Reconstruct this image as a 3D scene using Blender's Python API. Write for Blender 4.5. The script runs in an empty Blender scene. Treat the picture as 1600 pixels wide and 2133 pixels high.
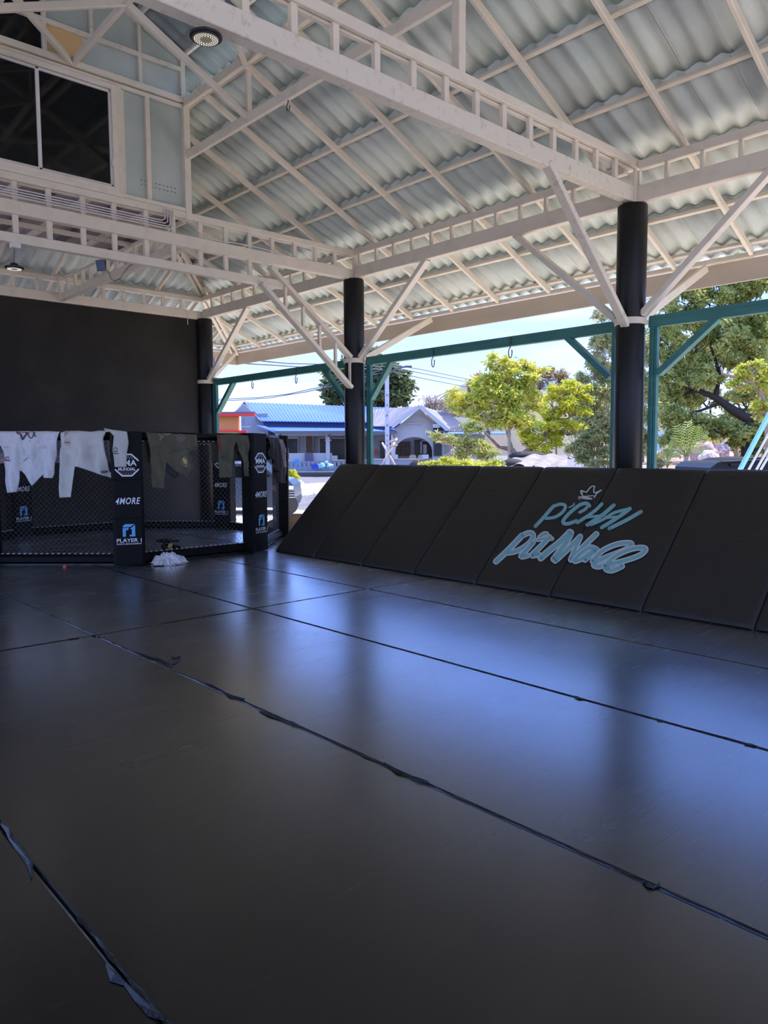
import bpy, bmesh, math, random
from math import sin, cos, pi, radians, sqrt
from mathutils import Vector as V, Matrix
from mathutils.geometry import delaunay_2d_cdt
S = bpy.context.scene
COL = S.collection
random.seed(7)
# ------------------------------------------------------------------ camera
YAW, PIT, ROL, FPX, CH = 0.739737, -0.0806203, -0.00539555, 1571.03, 1.5
CF = V((sin(YAW)*cos(PIT), cos(YAW)*cos(PIT), sin(PIT)))
_r = V((cos(YAW), -sin(YAW), 0)); _u = _r.cross(CF)
CR = _r*cos(ROL) + _u*sin(ROL); CU = -_r*sin(ROL) + _u*cos(ROL)
CAM = V((0, 0, CH))
cd = bpy.data.cameras.new('camera'); cam = bpy.data.objects.new('camera', cd); COL.objects.link(cam)
m3 = Matrix((CR, CU, -CF)).transposed()
cam.matrix_world = Matrix.Translation(CAM) @ m3.to_4x4()
cd.sensor_fit = 'HORIZONTAL'; cd.sensor_width = 36; cd.lens = FPX/1600*36
cd.clip_start = .05; cd.clip_end = 2000
S.camera = cam
# ------------------------------------------------------------------ view, world, sun
S.view_settings.view_transform = 'Standard'; S.view_settings.look = 'None'
S.view_settings.gamma = 1; S.view_settings.use_curve_mapping = False
S.view_settings.exposure = 0.57
SUN_E, SKY_E = 6.0, 2.7
w = bpy.data.worlds.new('world'); S.world = w; w.use_nodes = True
nt = w.node_tree; nt.nodes.clear()
def N(nt, t, **k):
    n = nt.nodes.new(t)
    for a, b in k.items():
        if a.startswith('i_'):
            key = a[2:]
            key = int(key) if key.isdigit() else key.replace('_', ' ')
            n.inputs[key].default_value = b
        else: setattr(n, a, b)
    return n
def ramp(nt, stops, interp='LINEAR'):
    n = nt.nodes.new('ShaderNodeValToRGB'); cr = n.color_ramp; cr.interpolation = interp
    while len(cr.elements) < len(stops): cr.elements.new(.5)
    for e, (p, c) in zip(cr.elements, stops):
        e.position = p; e.color = (c[0], c[1], c[2], 1) if not isinstance(c, (int, float)) else (c, c, c, 1)
    return n
L = nt.links.new
tc = N(nt, 'ShaderNodeTexCoord'); sep = N(nt, 'ShaderNodeSeparateXYZ'); L(tc.outputs['Generated'], sep.inputs[0])
grad = ramp(nt, [(0.0, (.30, .39, .60)), (.13, (.19, .29, .66)), (.30, (.17, .32, .90)), (1, (.07, .18, .66))])
L(sep.outputs['Z'], grad.inputs[0])
mp = N(nt, 'ShaderNodeMapping'); mp.inputs['Scale'].default_value = (1.3, 1.3, 5.0); L(tc.outputs['Generated'], mp.inputs[0])
nz = N(nt, 'ShaderNodeTexNoise', i_Scale=1.7, i_Detail=7.0, i_Roughness=.55, i_Distortion=.6); L(mp.outputs[0], nz.inputs[0])
cr_ = ramp(nt, [(.44, 0), (.74, 1)]); L(nz.outputs[0], cr_.inputs[0])
mx = N(nt, 'ShaderNodeMix', data_type='RGBA'); L(cr_.outputs[0], mx.inputs[0]); L(grad.outputs[0], mx.inputs[6]); mx.inputs[7].default_value = (.40, .48, .66, 1)
bg = N(nt, 'ShaderNodeBackground', i_Strength=SKY_E); L(mx.outputs[2], bg.inputs[0])
out = N(nt, 'ShaderNodeOutputWorld'); L(bg.outputs[0], out.inputs[0])
sd = bpy.data.lights.new('sun', 'SUN'); sd.energy = SUN_E; sd.angle = radians(.6); sd.color = (1, .91, .77)
so = bpy.data.objects.new('sun', sd); COL.objects.link(so)
SUNDIR = V((.72, -.10, 1.25)).normalized()
so.rotation_euler = SUNDIR.to_track_quat('Z', 'Y').to_euler(); so.location = (20, -5, 30)
# ------------------------------------------------------------------ pixel helpers (1600 x 2133 frame)
def ray(x, y): return CR*((x-800)/FPX) - CU*((y-1066.5)/FPX) + CF
def onX(x, y, X): d = ray(x, y); return CAM + d*(X/d.x)
def onY(x, y, Y): d = ray(x, y); return CAM + d*(Y/d.y)
def onZ(x, y, z=0): d = ray(x, y); return CAM + d*((z-CH)/d.z)
def onP(x, y, o, n): d = ray(x, y); return CAM + d*((o-CAM).dot(n)/d.dot(n))
def at(x, y, D): return CAM + ray(x, y)*D
RH = V((CR.x, CR.y, 0)).normalized(); FH = V((CF.x, CF.y, 0)).normalized(); Z = V((0, 0, 1)); X_ = V((1, 0, 0)); Y_ = V((0, 1, 0))
# ------------------------------------------------------------------ mesh helpers
class MB:
    def __init__(s): s.v = []; s.f = []; s.m = []; s.mi = 0
    def add(s, vs, fs):
        b = len(s.v); s.v += [tuple(p) for p in vs]; s.f += [tuple(i+b for i in f) for f in fs]; s.m += [s.mi]*len(fs); return s
    def frame(s, c, ax, ay, az):     # box from centre and half vectors
        vs = [c+ax*i+ay*j+az*k for i in (-1, 1) for j in (-1, 1) for k in (-1, 1)]
        return s.add(vs, [(0, 1, 3, 2), (4, 6, 7, 5), (0, 4, 5, 1), (2, 3, 7, 6), (0, 2, 6, 4), (1, 5, 7, 3)])
    def box(s, x0, x1, y0, y1, z0, z1):
        return s.frame(V(((x0+x1)/2, (y0+y1)/2, (z0+z1)/2)), V(((x1-x0)/2, 0, 0)), V((0, (y1-y0)/2, 0)), V((0, 0, (z1-z0)/2)))
    def bar(s, a, b, w, h, up=None, c=.006):   # beam with softened edges, w across, h along up
        a = V(a); b = V(b); d = (b-a).normalized(); up = V(up) if up else (Z if abs(d.z) < .95 else Y_)
        sx = d.cross(up).normalized(); uy = sx.cross(d).normalized(); w /= 2; h /= 2; c = min(c, w*.6, h*.6)
        pr = [(w, h-c), (w-c, h), (-w+c, h), (-w, h-c), (-w, -h+c), (-w+c, -h), (w-c, -h), (w, -h+c)]
        vs = [p+sx*x+uy*y for p in (a, b) for x, y in pr]
        return s.add(vs, [tuple(range(7, -1, -1)), tuple(range(8, 16))]+[(i, (i+1) % 8, 8+(i+1) % 8, 8+i) for i in range(8)])
    def tube(s, pts, r, n=8, cap=True, sx=1, flat=None):
        pts = [V(p) for p in pts]; rs = r if isinstance(r, (list, tuple)) else [r]*len(pts); b = []
        ref = None
        for i, p in enumerate(pts):
            d = (pts[min(i+1, len(pts)-1)]-pts[max(i-1, 0)])
            d = d.normalized() if d.length > 1e-9 else Z
            if ref is None: ref = Z if abs(d.z) < .9 else X_
            u = d.cross(ref)
            u = u.normalized() if u.length > 1e-6 else X_
            v = d.cross(u).normalized(); ref = -v if False else (u.cross(d))
            b += [p+(u*cos(2*pi*k/n)*sx+v*sin(2*pi*k/n))*rs[i] for k in range(n)]
        fs = [(i*n+k, i*n+(k+1) % n, (i+1)*n+(k+1) % n, (i+1)*n+k) for i in range(len(pts)-1) for k in range(n)]
        if cap: fs += [tuple(range(n-1, -1, -1)), tuple((len(pts)-1)*n+k for k in range(n))]
        return s.add(b, fs)
    def lathe(s, c, prof, n=24, ax=None):       # profile of (radius, height)
        c = V(c); vs = []
        for r, z in prof: vs += [c+V((r*cos(2*pi*k/n), r*sin(2*pi*k/n), z)) for k in range(n)]
        m = len(prof); fs = [(i*n+k, i*n+(k+1) % n, (i+1)*n+(k+1) % n, (i+1)*n+k) for i in range(m-1) for k in range(n)]
        fs += [tuple(range(n-1, -1, -1)), tuple((m-1)*n+k for k in range(n))]
        return s.add(vs, fs)
    def plate(s, pts, t):                        # planar polygon pts extruded by vector t
        n = len(pts); pts = [V(p) for p in pts]; t = V(t)
        return s.add(pts+[p+t for p in pts], [tuple(range(n)), tuple(range(2*n-1, n-1, -1))]+[(i, n+i, n+(i+1) % n, (i+1) % n) for i in range(n)])
    def grid(s, fn, nu, nv):
        vs = [fn(i/nu, j/nv) for j in range(nv+1) for i in range(nu+1)]
        return s.add(vs, [(j*(nu+1)+i, j*(nu+1)+i+1, (j+1)*(nu+1)+i+1, (j+1)*(nu+1)+i) for j in range(nv) for i in range(nu)])
    def mesh(s, name, mats, smooth=False, off=None):
        me = bpy.data.meshes.new(name)
        vs = s.v if off is None else [(a-off[0], b-off[1], c-off[2]) for a, b, c in s.v]
        me.from_pydata(vs, [], s.f)
        for m in (mats if isinstance(mats, (list, tuple)) else [mats]): me.materials.append(m)
        if any(s.m): me.polygons.foreach_set('material_index', s.m)
        if smooth: me.polygons.foreach_set('use_smooth', [True]*len(me.polygons))
        me.update(); return me
    def build(s, name, mats, parent=None, kind=None, smooth=False, label=None, fixn=False, **k):
        base = parent_loc(parent) if parent else None
        me = s.mesh(name, mats, smooth, base)
        if fixn:
            bm = bmesh.new(); bm.from_mesh(me); bmesh.ops.recalc_face_normals(bm, faces=bm.faces); bm.to_mesh(me); bm.free()
        o = bpy.data.objects.new(name, me); COL.objects.link(o)
        if parent: o.parent = parent
        if kind: o['kind'] = kind
        if label: o['label'] = label
        return o
def parent_loc(p):
    l = V((0, 0, 0))
    while p: l += p.location; p = p.parent
    return l
def thing(name, loc, label=None, cat=None, group=None, kind=None):
    o = bpy.data.objects.new(name, None); o.empty_display_size = .2; COL.objects.link(o); o.location = V(loc)
    return tag(o, label, cat, group, kind)
def tag(o, label=None, cat=None, group=None, kind=None):
    if label: o['label'] = label
    if cat: o['category'] = cat
    if group: o['group'] = group
    if kind: o['kind'] = kind
    return o
def inst(me, name, parent, loc, mat=None):
    o = bpy.data.objects.new(name, me); COL.objects.link(o)
    if parent: o.parent = parent; o.location = V(loc)-parent_loc(parent)
    else: o.location = V(loc)
    return o
# ------------------------------------------------------------------ materials
def mat(name, col, rough=.6, noise=None, bump=None, metal=0, spec=.5, coords='Object', trans=0, coat=0):
    """noise=(scale, colour2, lo, hi, stretch)  bump=(scale, strength, stretch)"""
    m = bpy.data.materials.new(name); m.use_nodes = True; nt = m.node_tree; b = nt.nodes['Principled BSDF']
    b.inputs['Base Color'].default_value = (*col, 1); b.inputs['Roughness'].default_value = rough
    b.inputs['Metallic'].default_value = metal; b.inputs['Specular IOR Level'].default_value = spec
    if coat: b.inputs['Coat Weight'].default_value = coat; b.inputs['Coat Roughness'].default_value = .2
    tc = N(nt, 'ShaderNodeTexCoord'); L = nt.links.new
    if noise:
        sc, c2, lo, hi = noise[:4]; st = noise[4] if len(noise) > 4 else (1, 1, 1)
        mp = N(nt, 'ShaderNodeMapping'); mp.inputs['Scale'].default_value = st; L(tc.outputs[coords], mp.inputs[0])
        n = N(nt, 'ShaderNodeTexNoise', i_Scale=sc, i_Detail=6.0, i_Roughness=.6); L(mp.outputs[0], n.inputs[0])
        r = ramp(nt, [(lo, col), (hi, c2)]); L(n.outputs[0], r.inputs[0]); L(r.outputs[0], b.inputs['Base Color'])
    if bump:
        sc, stg = bump[:2]; st = bump[2] if len(bump) > 2 else (1, 1, 1)
        mp = N(nt, 'ShaderNodeMapping'); mp.inputs['Scale'].default_value = st; L(tc.outputs[coords], mp.inputs[0])
        n = N(nt, 'ShaderNodeTexNoise', i_Scale=sc, i_Detail=4.0, i_Roughness=.6); L(mp.outputs[0], n.inputs[0])
        bp = N(nt, 'ShaderNodeBump', i_Strength=stg, i_Distance=.02); L(n.outputs[0], bp.inputs['Height']); L(bp.outputs[0], b.inputs['Normal'])
    if trans:
        td = N(nt, 'ShaderNodeBsdfTranslucent'); td.inputs[0].default_value = (*col, 1)
        if noise: L(r.outputs[0], td.inputs[0])
        ms = N(nt, 'ShaderNodeMixShader', i_0=trans); L(b.outputs[0], ms.inputs[1]); L(td.outputs[0], ms.inputs[2])
        L(ms.outputs[0], nt.nodes['Material Output'].inputs[0])
    return m
M = {}
M['paint'] = mat('white_steel_paint', (.77, .67, .52), .5, (5, (.63, .54, .42), .5, .85), (30, .08))
M['paint_old'] = mat('worn_white_paint', (.74, .65, .51), .55, (14, (.46, .38, .30), .55, .8), (40, .15))
M['fascia'] = mat('fascia_paint', (.60, .50, .38), .6, (4, (.5, .41, .31), .4, .8, (1, .2, 1)))
M['sheet'] = mat('fibre_cement_sheet', (.52, .57, .50), .7, (3.0, (.64, .69, .61), .3, .7, (.5, 1.6, 1)), (14, .05))
M['sheet_b'] = mat('fibre_cement_sheet_pale', (.58, .61, .53), .7, (3.2, (.69, .72, .63), .3, .7, (.5, 1.6, 1)), (14, .05))
M['sheet_c'] = mat('fibre_cement_sheet_dark', (.46, .49, .44), .7, (2.4, (.58, .60, .53), .35, .7, (.5, 1.6, 1)), (14, .05))
M['sheet_shaded'] = mat('shaded_sheet', (.26, .29, .27), .8, (2.4, (.36, .39, .36), .35, .7, (.5, 1.6, 1)))  # same sheets as the main roof, with the upper roof's shade in the colour
M['sheet_top'] = mat('roof_outer', (.45, .45, .44), .9)
M['panel'] = mat('board_panel', (.42, .46, .39), .55, (1.6, (.52, .55, .47), .35, .7), (18, .05))
M['panel_stain'] = mat('board_panel_stained', (.68, .42, .17), .55, (1.6, (.60, .47, .28), .45, .75), (18, .05))
M['soffit'] = mat('soffit_board', (.52, .42, .38), .7, (3, (.40, .31, .28), .4, .7, (1, .3, 1)))
M['joist'] = mat('dark_joist', (.13, .11, .10), .6)
M['black_wall'] = mat('black_wall_paint', (.018, .0150, .0118), .6, (.9, (.033, .028, .022), .42, .7), (22, .12), spec=.25)
M['pillar'] = mat('black_pillar_pad', (.005, .0048, .0045), .45, None, (8, .06), spec=.35)
M['green'] = mat('green_steel_paint', (.035, .165, .135), .5, (9, (.07, .24, .20), .5, .8, (1, .3, 1)), (40, .08))
M['green_pale'] = mat('pale_green_rod', (.22, .52, .42), .5)
M['blackmetal'] = mat('black_metal', (.02, .02, .022), .4)
M['steel'] = mat('steel_hook', (.16, .14, .15), .4, metal=.8)
M['conduit'] = mat('conduit', (.72, .66, .62), .45)
M['concrete'] = mat('concrete_slab', (.42, .40, .37), .9, (3, (.33, .31, .29), .4, .7))
M['vinyl'] = mat('black_cage_vinyl', (.0040, .0034, .0028), .5, None, (16, .10), spec=.12)
M['wire'] = mat('black_coated_wire', (.07, .065, .058), .45)
M['grommet'] = mat('pale_lace', (.42, .44, .46), .4)
M['white_print'] = mat('white_print', (.72, .74, .77), .5)
M['grey_print'] = mat('grey_print', (.28, .30, .33), .5)
M['blue_print'] = mat('blue_print', (.10, .36, .62), .5)
M['red_print'] = mat('red_print', (.35, .03, .04), .5)
M['teal_print'] = mat('teal_print', (.17, .34, .32), .5, (60, (.15, .31, .29), .4, .7))
M['pale_print'] = mat('pale_print', (.46, .46, .42), .5)
M['gi_white'] = mat('white_cotton', (.60, .58, .58), .9, (30, (.52, .50, .50), .4, .7), (160, .25))
M['gi_cream'] = mat('cream_cotton', (.54, .52, .47), .9, (5, (.46, .44, .39), .4, .7), (160, .25))
M['olive'] = mat('olive_cotton', (.105, .090, .050), .9, (6, (.080, .070, .038), .4, .7), (160, .2))
M['dark_cloth'] = mat('charcoal_cloth', (.022, .020, .021), .85, None, (60, .2))
M['mauve_cloth'] = mat('mauve_grey_cloth', (.15, .125, .135), .85, None, (60, .2))
M['gold'] = mat('gold_print', (.55, .35, .08), .5)
M['red_cloth'] = mat('red_band', (.22, .015, .02), .8)
M['red'] = mat('red_plastic', (.6, .05, .03), .5)
def floor_mat():
    m = mat('black_vinyl_mat', (.016, .0155, .016), .35); nt = m.node_tree; b = nt.nodes['Principled BSDF']; L = nt.links.new
    tc = N(nt, 'ShaderNodeTexCoord')
    def ns(sc, st, det=5, rot=0, dist=0):
        mp = N(nt, 'ShaderNodeMapping'); mp.inputs['Scale'].default_value = st; mp.inputs['Rotation'].default_value = (0, 0, rot)
        L(tc.outputs['Object'], mp.inputs[0]); n = N(nt, 'ShaderNodeTexNoise', i_Scale=sc, i_Detail=float(det), i_Roughness=.6, i_Distortion=dist); L(mp.outputs[0], n.inputs[0]); return n
    a = ns(1.0, (.9, .9, 1)); c = ns(9, (.25, 3.2, 1), 6, .12); d = ns(55, (1, 1.6, 1), 1, .3)
    r = ramp(nt, [(.25, .22), (.8, .29)]); L(a.outputs[0], r.inputs[0])
    ad = N(nt, 'ShaderNodeMath', operation='MULTIPLY_ADD'); L(c.outputs[0], ad.inputs[0]); ad.inputs[1].default_value = .04; L(r.outputs[0], ad.inputs[2])
    sub = N(nt, 'ShaderNodeMath', operation='SUBTRACT'); L(ad.outputs[0], sub.inputs[0]); sub.inputs[1].default_value = .02
    # long fine scratches
    sc1 = ns(3.2, (.35, 26, 1), 2, .35, .3); sr = ramp(nt, [(.66, 0), (.70, 1)]); L(sc1.outputs[0], sr.inputs[0])
    s2 = N(nt, 'ShaderNodeMath', operation='MULTIPLY_ADD'); L(sr.outputs[0], s2.inputs[0]); s2.inputs[1].default_value = .04; L(sub.outputs[0], s2.inputs[2])
    L(s2.outputs[0], b.inputs['Roughness'])
    cc = ramp(nt, [(.3, (.003, .0028, .0028)), (.75, (.005, .0048, .0045))]); L(c.outputs[0], cc.inputs[0]); L(cc.outputs[0], b.inputs['Base Color'])
    s3 = N(nt, 'ShaderNodeMath', operation='MULTIPLY_ADD'); L(c.outputs[0], s3.inputs[0]); s3.inputs[1].default_value = .25; L(d.outputs[0], s3.inputs[2])
    s4 = N(nt, 'ShaderNodeMath', operation='MULTIPLY_ADD'); L(sr.outputs[0], s4.inputs[0]); s4.inputs[1].default_value = -.10; L(s3.outputs[0], s4.inputs[2])
    bp = N(nt, 'ShaderNodeBump', i_Strength=.15, i_Distance=.0012); L(s4.outputs[0], bp.inputs['Height']); L(bp.outputs[0], b.inputs['Normal'])
    b.inputs['Specular IOR Level'].default_value = 0
    gl = N(nt, 'ShaderNodeBsdfGlossy'); gl.inputs['Color'].default_value = (.96, .98, 1, 1); L(s2.outputs[0], gl.inputs['Roughness']); L(bp.outputs[0], gl.inputs['Normal'])
    fr = N(nt, 'ShaderNodeFresnel', i_IOR=1.5); L(bp.outputs[0], fr.inputs['Normal'])
    k = N(nt, 'ShaderNodeMath', operation='MULTIPLY_ADD'); L(fr.outputs[0], k.inputs[0]); k.inputs[1].default_value = 1.8; k.inputs[2].default_value = -.03
    kc = N(nt, 'ShaderNodeClamp'); kc.inputs['Min'].default_value = .02; kc.inputs['Max'].default_value = .85; L(k.outputs[0], kc.inputs[0])
    ms = N(nt, 'ShaderNodeMixShader'); L(kc.outputs[0], ms.inputs[0]); L(b.outputs[0], ms.inputs[1]); L(gl.outputs[0], ms.inputs[2])
    L(ms.outputs[0], nt.nodes['Material Output'].inputs[0])
    return m
M['mat'] = floor_mat()
M['tape'] = mat('torn_black_tape', (.004, .004, .004), .42, None, (50, .3), spec=.3)
M['ramp'] = mat('ramp_vinyl', (.0175, .0148, .0115), .52, None, (5, .35, (.6, 2.0, 8)), spec=.3)
M['plywood'] = mat('plywood', (.35, .22, .12), .6, (6, (.26, .15, .08), .4, .7, (1, .1, 1)))
def glass_black():
    m = mat('dark_glass', (.004, .004, .004), .06); return m
M['glass'] = glass_black()
def emis(name, col, s):
    m = bpy.data.materials.new(name); m.use_nodes = True; nt = m.node_tree; nt.nodes.clear()
    e = N(nt, 'ShaderNodeEmission', i_Strength=s); e.inputs[0].default_value = (*col, 1)
    nt.links.new(e.outputs[0], N(nt, 'ShaderNodeOutputMaterial').inputs[0]); return m
M['led'] = emis('led', (1, .93, .84), .8)
M['lens'] = emis('led_lens', (1, .86, .74), .10)
M['gravel'] = mat('gravel', (.13, .122, .12), .95, (3.5, (.25, .235, .23), .35, .68), (90, .9))
M['bounce_apron'] = mat('pale_bounce_apron', (.82, .74, .62), .9, (2, (.74, .66, .54), .4, .7))  # kept very pale so it throws light up to the ceiling
M['sand'] = mat('pale_sand', (.36, .29, .21), .95, (1.2, (.30, .25, .19), .4, .7), (40, .5))
M['dirt'] = mat('dry_earth', (.26, .17, .11), .95, (1.5, (.38, .28, .19), .35, .65), (20, .6))
def text_mesh(s, h, shear=0, bold=0.0, width=None, space=1.0):
    cu = bpy.data.curves.new('t', 'FONT'); cu.body = s; cu.size = 1; cu.shear = shear; cu.align_x = 'LEFT'; cu.offset = bold; cu.space_character = space; cu.resolution_u = 3
    o = bpy.data.objects.new('t', cu); COL.objects.link(o); dg = bpy.context.evaluated_depsgraph_get(); dg.update()
    me = bpy.data.meshes.new_from_object(o.evaluated_get(dg)); bpy.data.objects.remove(o); bpy.data.curves.remove(cu)
    vs = [v.co.copy() for v in me.vertices]; fs = [tuple(p.vertices) for p in me.polygons]; bpy.data.meshes.remove(me)
    x0 = min(v.x for v in vs); x1 = max(v.x for v in vs); y0 = min(v.y for v in vs); y1 = max(v.y for v in vs)
    k = h/(y1-y0); kx = k if width is None else width/(x1-x0)
    return [((v.x-(x0+x1)/2)*kx, (v.y-(y0+y1)/2)*k) for v in vs], fs
def put_text(mb, tm, o, ux, uy):
    vs, fs = tm; return mb.add([o+ux*x+uy*y for x, y in vs], fs)
def stroke(mb, pts, w, fn, n=5):       # round-ended ribbon through 2D pts, fn maps 2D to 3D
    P = [V((a, b)) for a, b in pts]; q = []
    for i in range(len(P)-1):          # Catmull-Rom
        a = P[max(i-1, 0)]; b = P[i]; c = P[i+1]; d = P[min(i+2, len(P)-1)]
        for k in range(n):
            t = k/n; q.append(.5*((2*b)+(-a+c)*t+(2*a-5*b+4*c-d)*t*t+(-a+3*b-3*c+d)*t**3))
    q.append(P[-1]); vs = []; fs = []
    for i, p in enumerate(q):
        d = q[min(i+1, len(q)-1)]-q[max(i-1, 0)]; d = d.normalized() if d.length else V((1, 0)); nn = V((-d.y, d.x))*(w/2)
        vs += [fn(p.x+nn.x, p.y+nn.y), fn(p.x-nn.x, p.y-nn.y)]
    fs = [(2*i, 2*i+1, 2*i+3, 2*i+2) for i in range(len(q)-1)]
    mb.add(vs, fs)
    for p in (q[0], q[-1]):
        mb.add([fn(p.x+w/2*cos(k*pi/6), p.y+w/2*sin(k*pi/6)) for k in range(12)], [tuple(range(12))])
    return mb
# ================================================================== THE SETTING
XA, YA, YB, YC = 8.0, 4.57, 9.46, 14.30        # column line and column rows
SL = .455                                       # roof slope
def zr(x): return 4.72+SL*(XA-x)                # underside of rafters, east slope
floor = MB().box(-4.0, 8.35, -3.0, 14.6, -.30, -.045).build('floor', M['concrete'], kind='structure')
# padded mats of the floor, one piece each
xs = [-3.75, -2.23, -.70, .83, 2.36, 3.88, 5.355, 6.86]
rows = [(-2.9, 6.13), (6.13, 14.2)]
rng = random.Random(3)
def mat_piece(x0, x1, y0, y1, zt):
    mb = MB(); c = .012; g = .004
    x0 += g; x1 -= g; y0 += g; y1 -= g
    def ring(i, z): return [(x0+i, y0+i, z), (x1-i, y0+i, z), (x1-i, y1-i, z), (x0+i, y1-i, z)]
    mb.add(ring(0, -.045)+ring(0, zt-.010)+ring(.004, zt-.003)+ring(c, zt), [(0+4*k+a, 4*k+(a+1) % 4, 4*k+4+(a+1) % 4, 4*k+4+a) for k in range(3) for a in range(4)]+[(12, 13, 14, 15)])
    return mb
for (y0, y1) in rows:
    for x0, x1 in zip(xs[:-1], xs[1:]):
        if y0 > 6 and x0 < 0: continue
        mat_piece(x0, x1, y0, y1, -.0015*rng.random()).build('floor_mat', M['mat'], floor)
mat_piece(6.86, 8.2, -2.9, 6.13, 0).build('floor_mat', M['mat'], floor)
mat_piece(6.86, 8.2, 6.13, 14.2, 0).build('floor_mat', M['mat'], floor)
def tape_line(a, b, seed, amp=.006, wd=.012, torn=.25):
    r = random.Random(seed); a = V(a); b = V(b); Lg = (b-a).length; d = (b-a)/Lg; s = V((-d.y, d.x, 0)); mb = MB(); t = 0
    while t < Lg:
        l = r.uniform(.25, 1.1); n = max(3, int(l/.04)); off = r.uniform(-amp, amp)
        if r.random() < .92:
            vs = []
            w0 = wd*r.uniform(.6, 1.3)
            for i in range(n+1):
                q = min(t+l*i/n, Lg); ww = w0*(1+.5*sin(q*31+seed))*(.2 if i in (0, n) else 1)*(.5+r.random()*.5)
                p = a+d*q+s*(off+amp*.4*sin(q*9)); z = .0025+.003*r.random()
                vs += [p-s*ww/2, p+V((0, 0, z)), p+s*ww/2]
            for i, v in enumerate(vs):
                if i % 3 != 1: v.z = .0008
            mb.add(vs, [(3*i+k, 3*i+3+k, 3*i+4+k, 3*i+1+k) for i in range(n) for k in (0, 1)])
        if r.random() < torn:               # crumpled torn flake of tape
            p = a+d*min(t+l, Lg)+s*r.uniform(-.02, .02); k = 7; rad = r.uniform(.012, .035)
            vs = [p+d*(cos(2*pi*i/k)*rad*r.uniform(.6, 2.2))+s*(sin(2*pi*i/k)*rad*r.uniform(.3, .8))+Z*r.uniform(.001, .010) for i in range(k)]
            mb.add([p+Z*.008]+vs, [(0, 1+i, 1+(i+1) % k) for i in range(k)])
        t += l+r.uniform(-.05, .06)
    return mb
for i, x in enumerate(xs[2:-1]):
    tape_line((x, -1, 0), (x, 6.1, 0), 10+i, torn=.35 if x < 5 else .15, wd=.016 if x < 5 else .008).build('seam_tape', M['tape'], floor, kind='stuff')
    if x > 0: tape_line((x, 6.16, 0), (x, 9.5 if x < 5 else 14, 0), 30+i, torn=.2, wd=.010).build('seam_tape', M['tape'], floor, kind='stuff')
tape_line((-.5, 6.13, 0), (6.6, 6.13, 0), 55, torn=.15, wd=.012).build('seam_tape', M['tape'], floor, kind='stuff')
# loose scraps of tape lying on the mats
def scrap(pts, w, label, name='tape_scrap'):
    mb = MB(); P = [onZ(*p) for p in pts]; vs = []
    for i, p in enumerate(P):
        d = (P[min(i+1, len(P)-1)]-P[max(i-1, 0)]).normalized(); s = V((-d.y, d.x, 0)); ww = w*(.3 if i in (0, len(P)-1) else 1)*(.8+.4*sin(i*2.1))
        vs += [p-s*ww+Z*.002, p+Z*(.008+.008*sin(i*1.7)**2), p+s*ww+Z*.002]
    mb.add(vs, [(3*i+k, 3*i+3+k, 3*i+4+k, 3*i+1+k) for i in range(len(P)-1) for k in (0, 1)])
    return tag(mb.build(name, M['tape']), label, 'tape')
scrap([(282, 1360), (300, 1367), (318, 1372), (335, 1376), (350, 1384), (358, 1390)], .02, 'curled strip of black tape peeling along the seam left of centre')
scrap([(352, 1388), (364, 1382), (374, 1377), (377, 1371), (366, 1372), (358, 1371)], .008, 'hook-shaped curl of black tape on the mat beside the seam')
scrap([(540, 1481), (560, 1490), (585, 1500), (610, 1508), (624, 1514)], .012, 'stiff lifted strip of black tape lying on the second seam')
scrap([(418, 1421), (440, 1430), (462, 1440), (480, 1452), (510, 1458)], .016, 'ragged wide patch of black tape on the seam below the curl')
scrap([(800, 1590), (830, 1610), (850, 1617), (872, 1626), (893, 1632)], .014, 'lumpy torn tape bunch on the seam in mid floor')
scrap([(2, 1718), (18, 1732), (20, 1748), (38, 1770), (62, 1800), (66, 1830)], .010, 'frayed black tape strand at the left edge of the floor')
scrap([(222, 2012), (240, 2040), (262, 2052), (290, 2085), (318, 2112), (345, 2128)], .013, 'twisted black tape ridge on the nearest seam at bottom left')
scrap([(1338, 1838), (1350, 1846), (1362, 1850), (1374, 1846)], .010, 'small torn tape knot on the long seam at lower right')
# back wall
mb = MB(); mb.box(-.9, 7.86, 14.30, 14.45, -.28, 4.22)
mb.build('wall_back', M['black_wall'], kind='structure')
# ---------------------------------------------------------------- ceiling
ceil = thing('ceiling', (4, 7, 4.7), kind='structure')
WP = .2222; AMP = .027; SW = 2*WP
def sheet_mesh(length, over, w=SW, th=.007, name='roof_sheet'):
    """corrugated sheet: local x = downslope (0..length+over), y = across, z = up"""
    mb = MB(); nw = 12; Lx = length+over
    for top in (0, 1):
        vs = [V((Lx*i/1, w*j/nw*1.04, AMP*(1-cos(2*pi*(w*j/nw*1.04)/WP))+th*top+.018*(i))) for i in (0, 1) for j in range(nw+1)]
        q = nw+1
        mb.add(vs, [((j, j+1, q+j+1, q+j) if top == 0 else (j, q+j, q+j+1, j+1)) for j in range(nw)])
    q = nw+1; n2 = 2*q
    fs = [(j, n2+j, n2+j+1, j+1) for j in range(nw)]+[(q+j, q+j+1, n2+q+j+1, n2+q+j) for j in range(nw)]+[(0, q, n2+q, n2), (nw, n2+nw, n2+q+nw, q+nw)]
    mb.f += fs; mb.m += [0]*len(fs)
    return mb
PUR = [9.72, 9.03, 8.18, 7.34, 6.48, 5.62, 5.14]        # purlin lines, east slope
RD, PD = .085, .05                                        # rafter and purlin depth
ang = math.atan(SL); CS = cos(ang); SN = sin(ang)
def slope_pt(x, y, h): return V((x, y, zr(x)))+V((SN, 0, CS))*h
mats3 = [M['sheet'], M['sheet_b'], M['sheet_c']]
r3 = random.Random(11)
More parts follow.
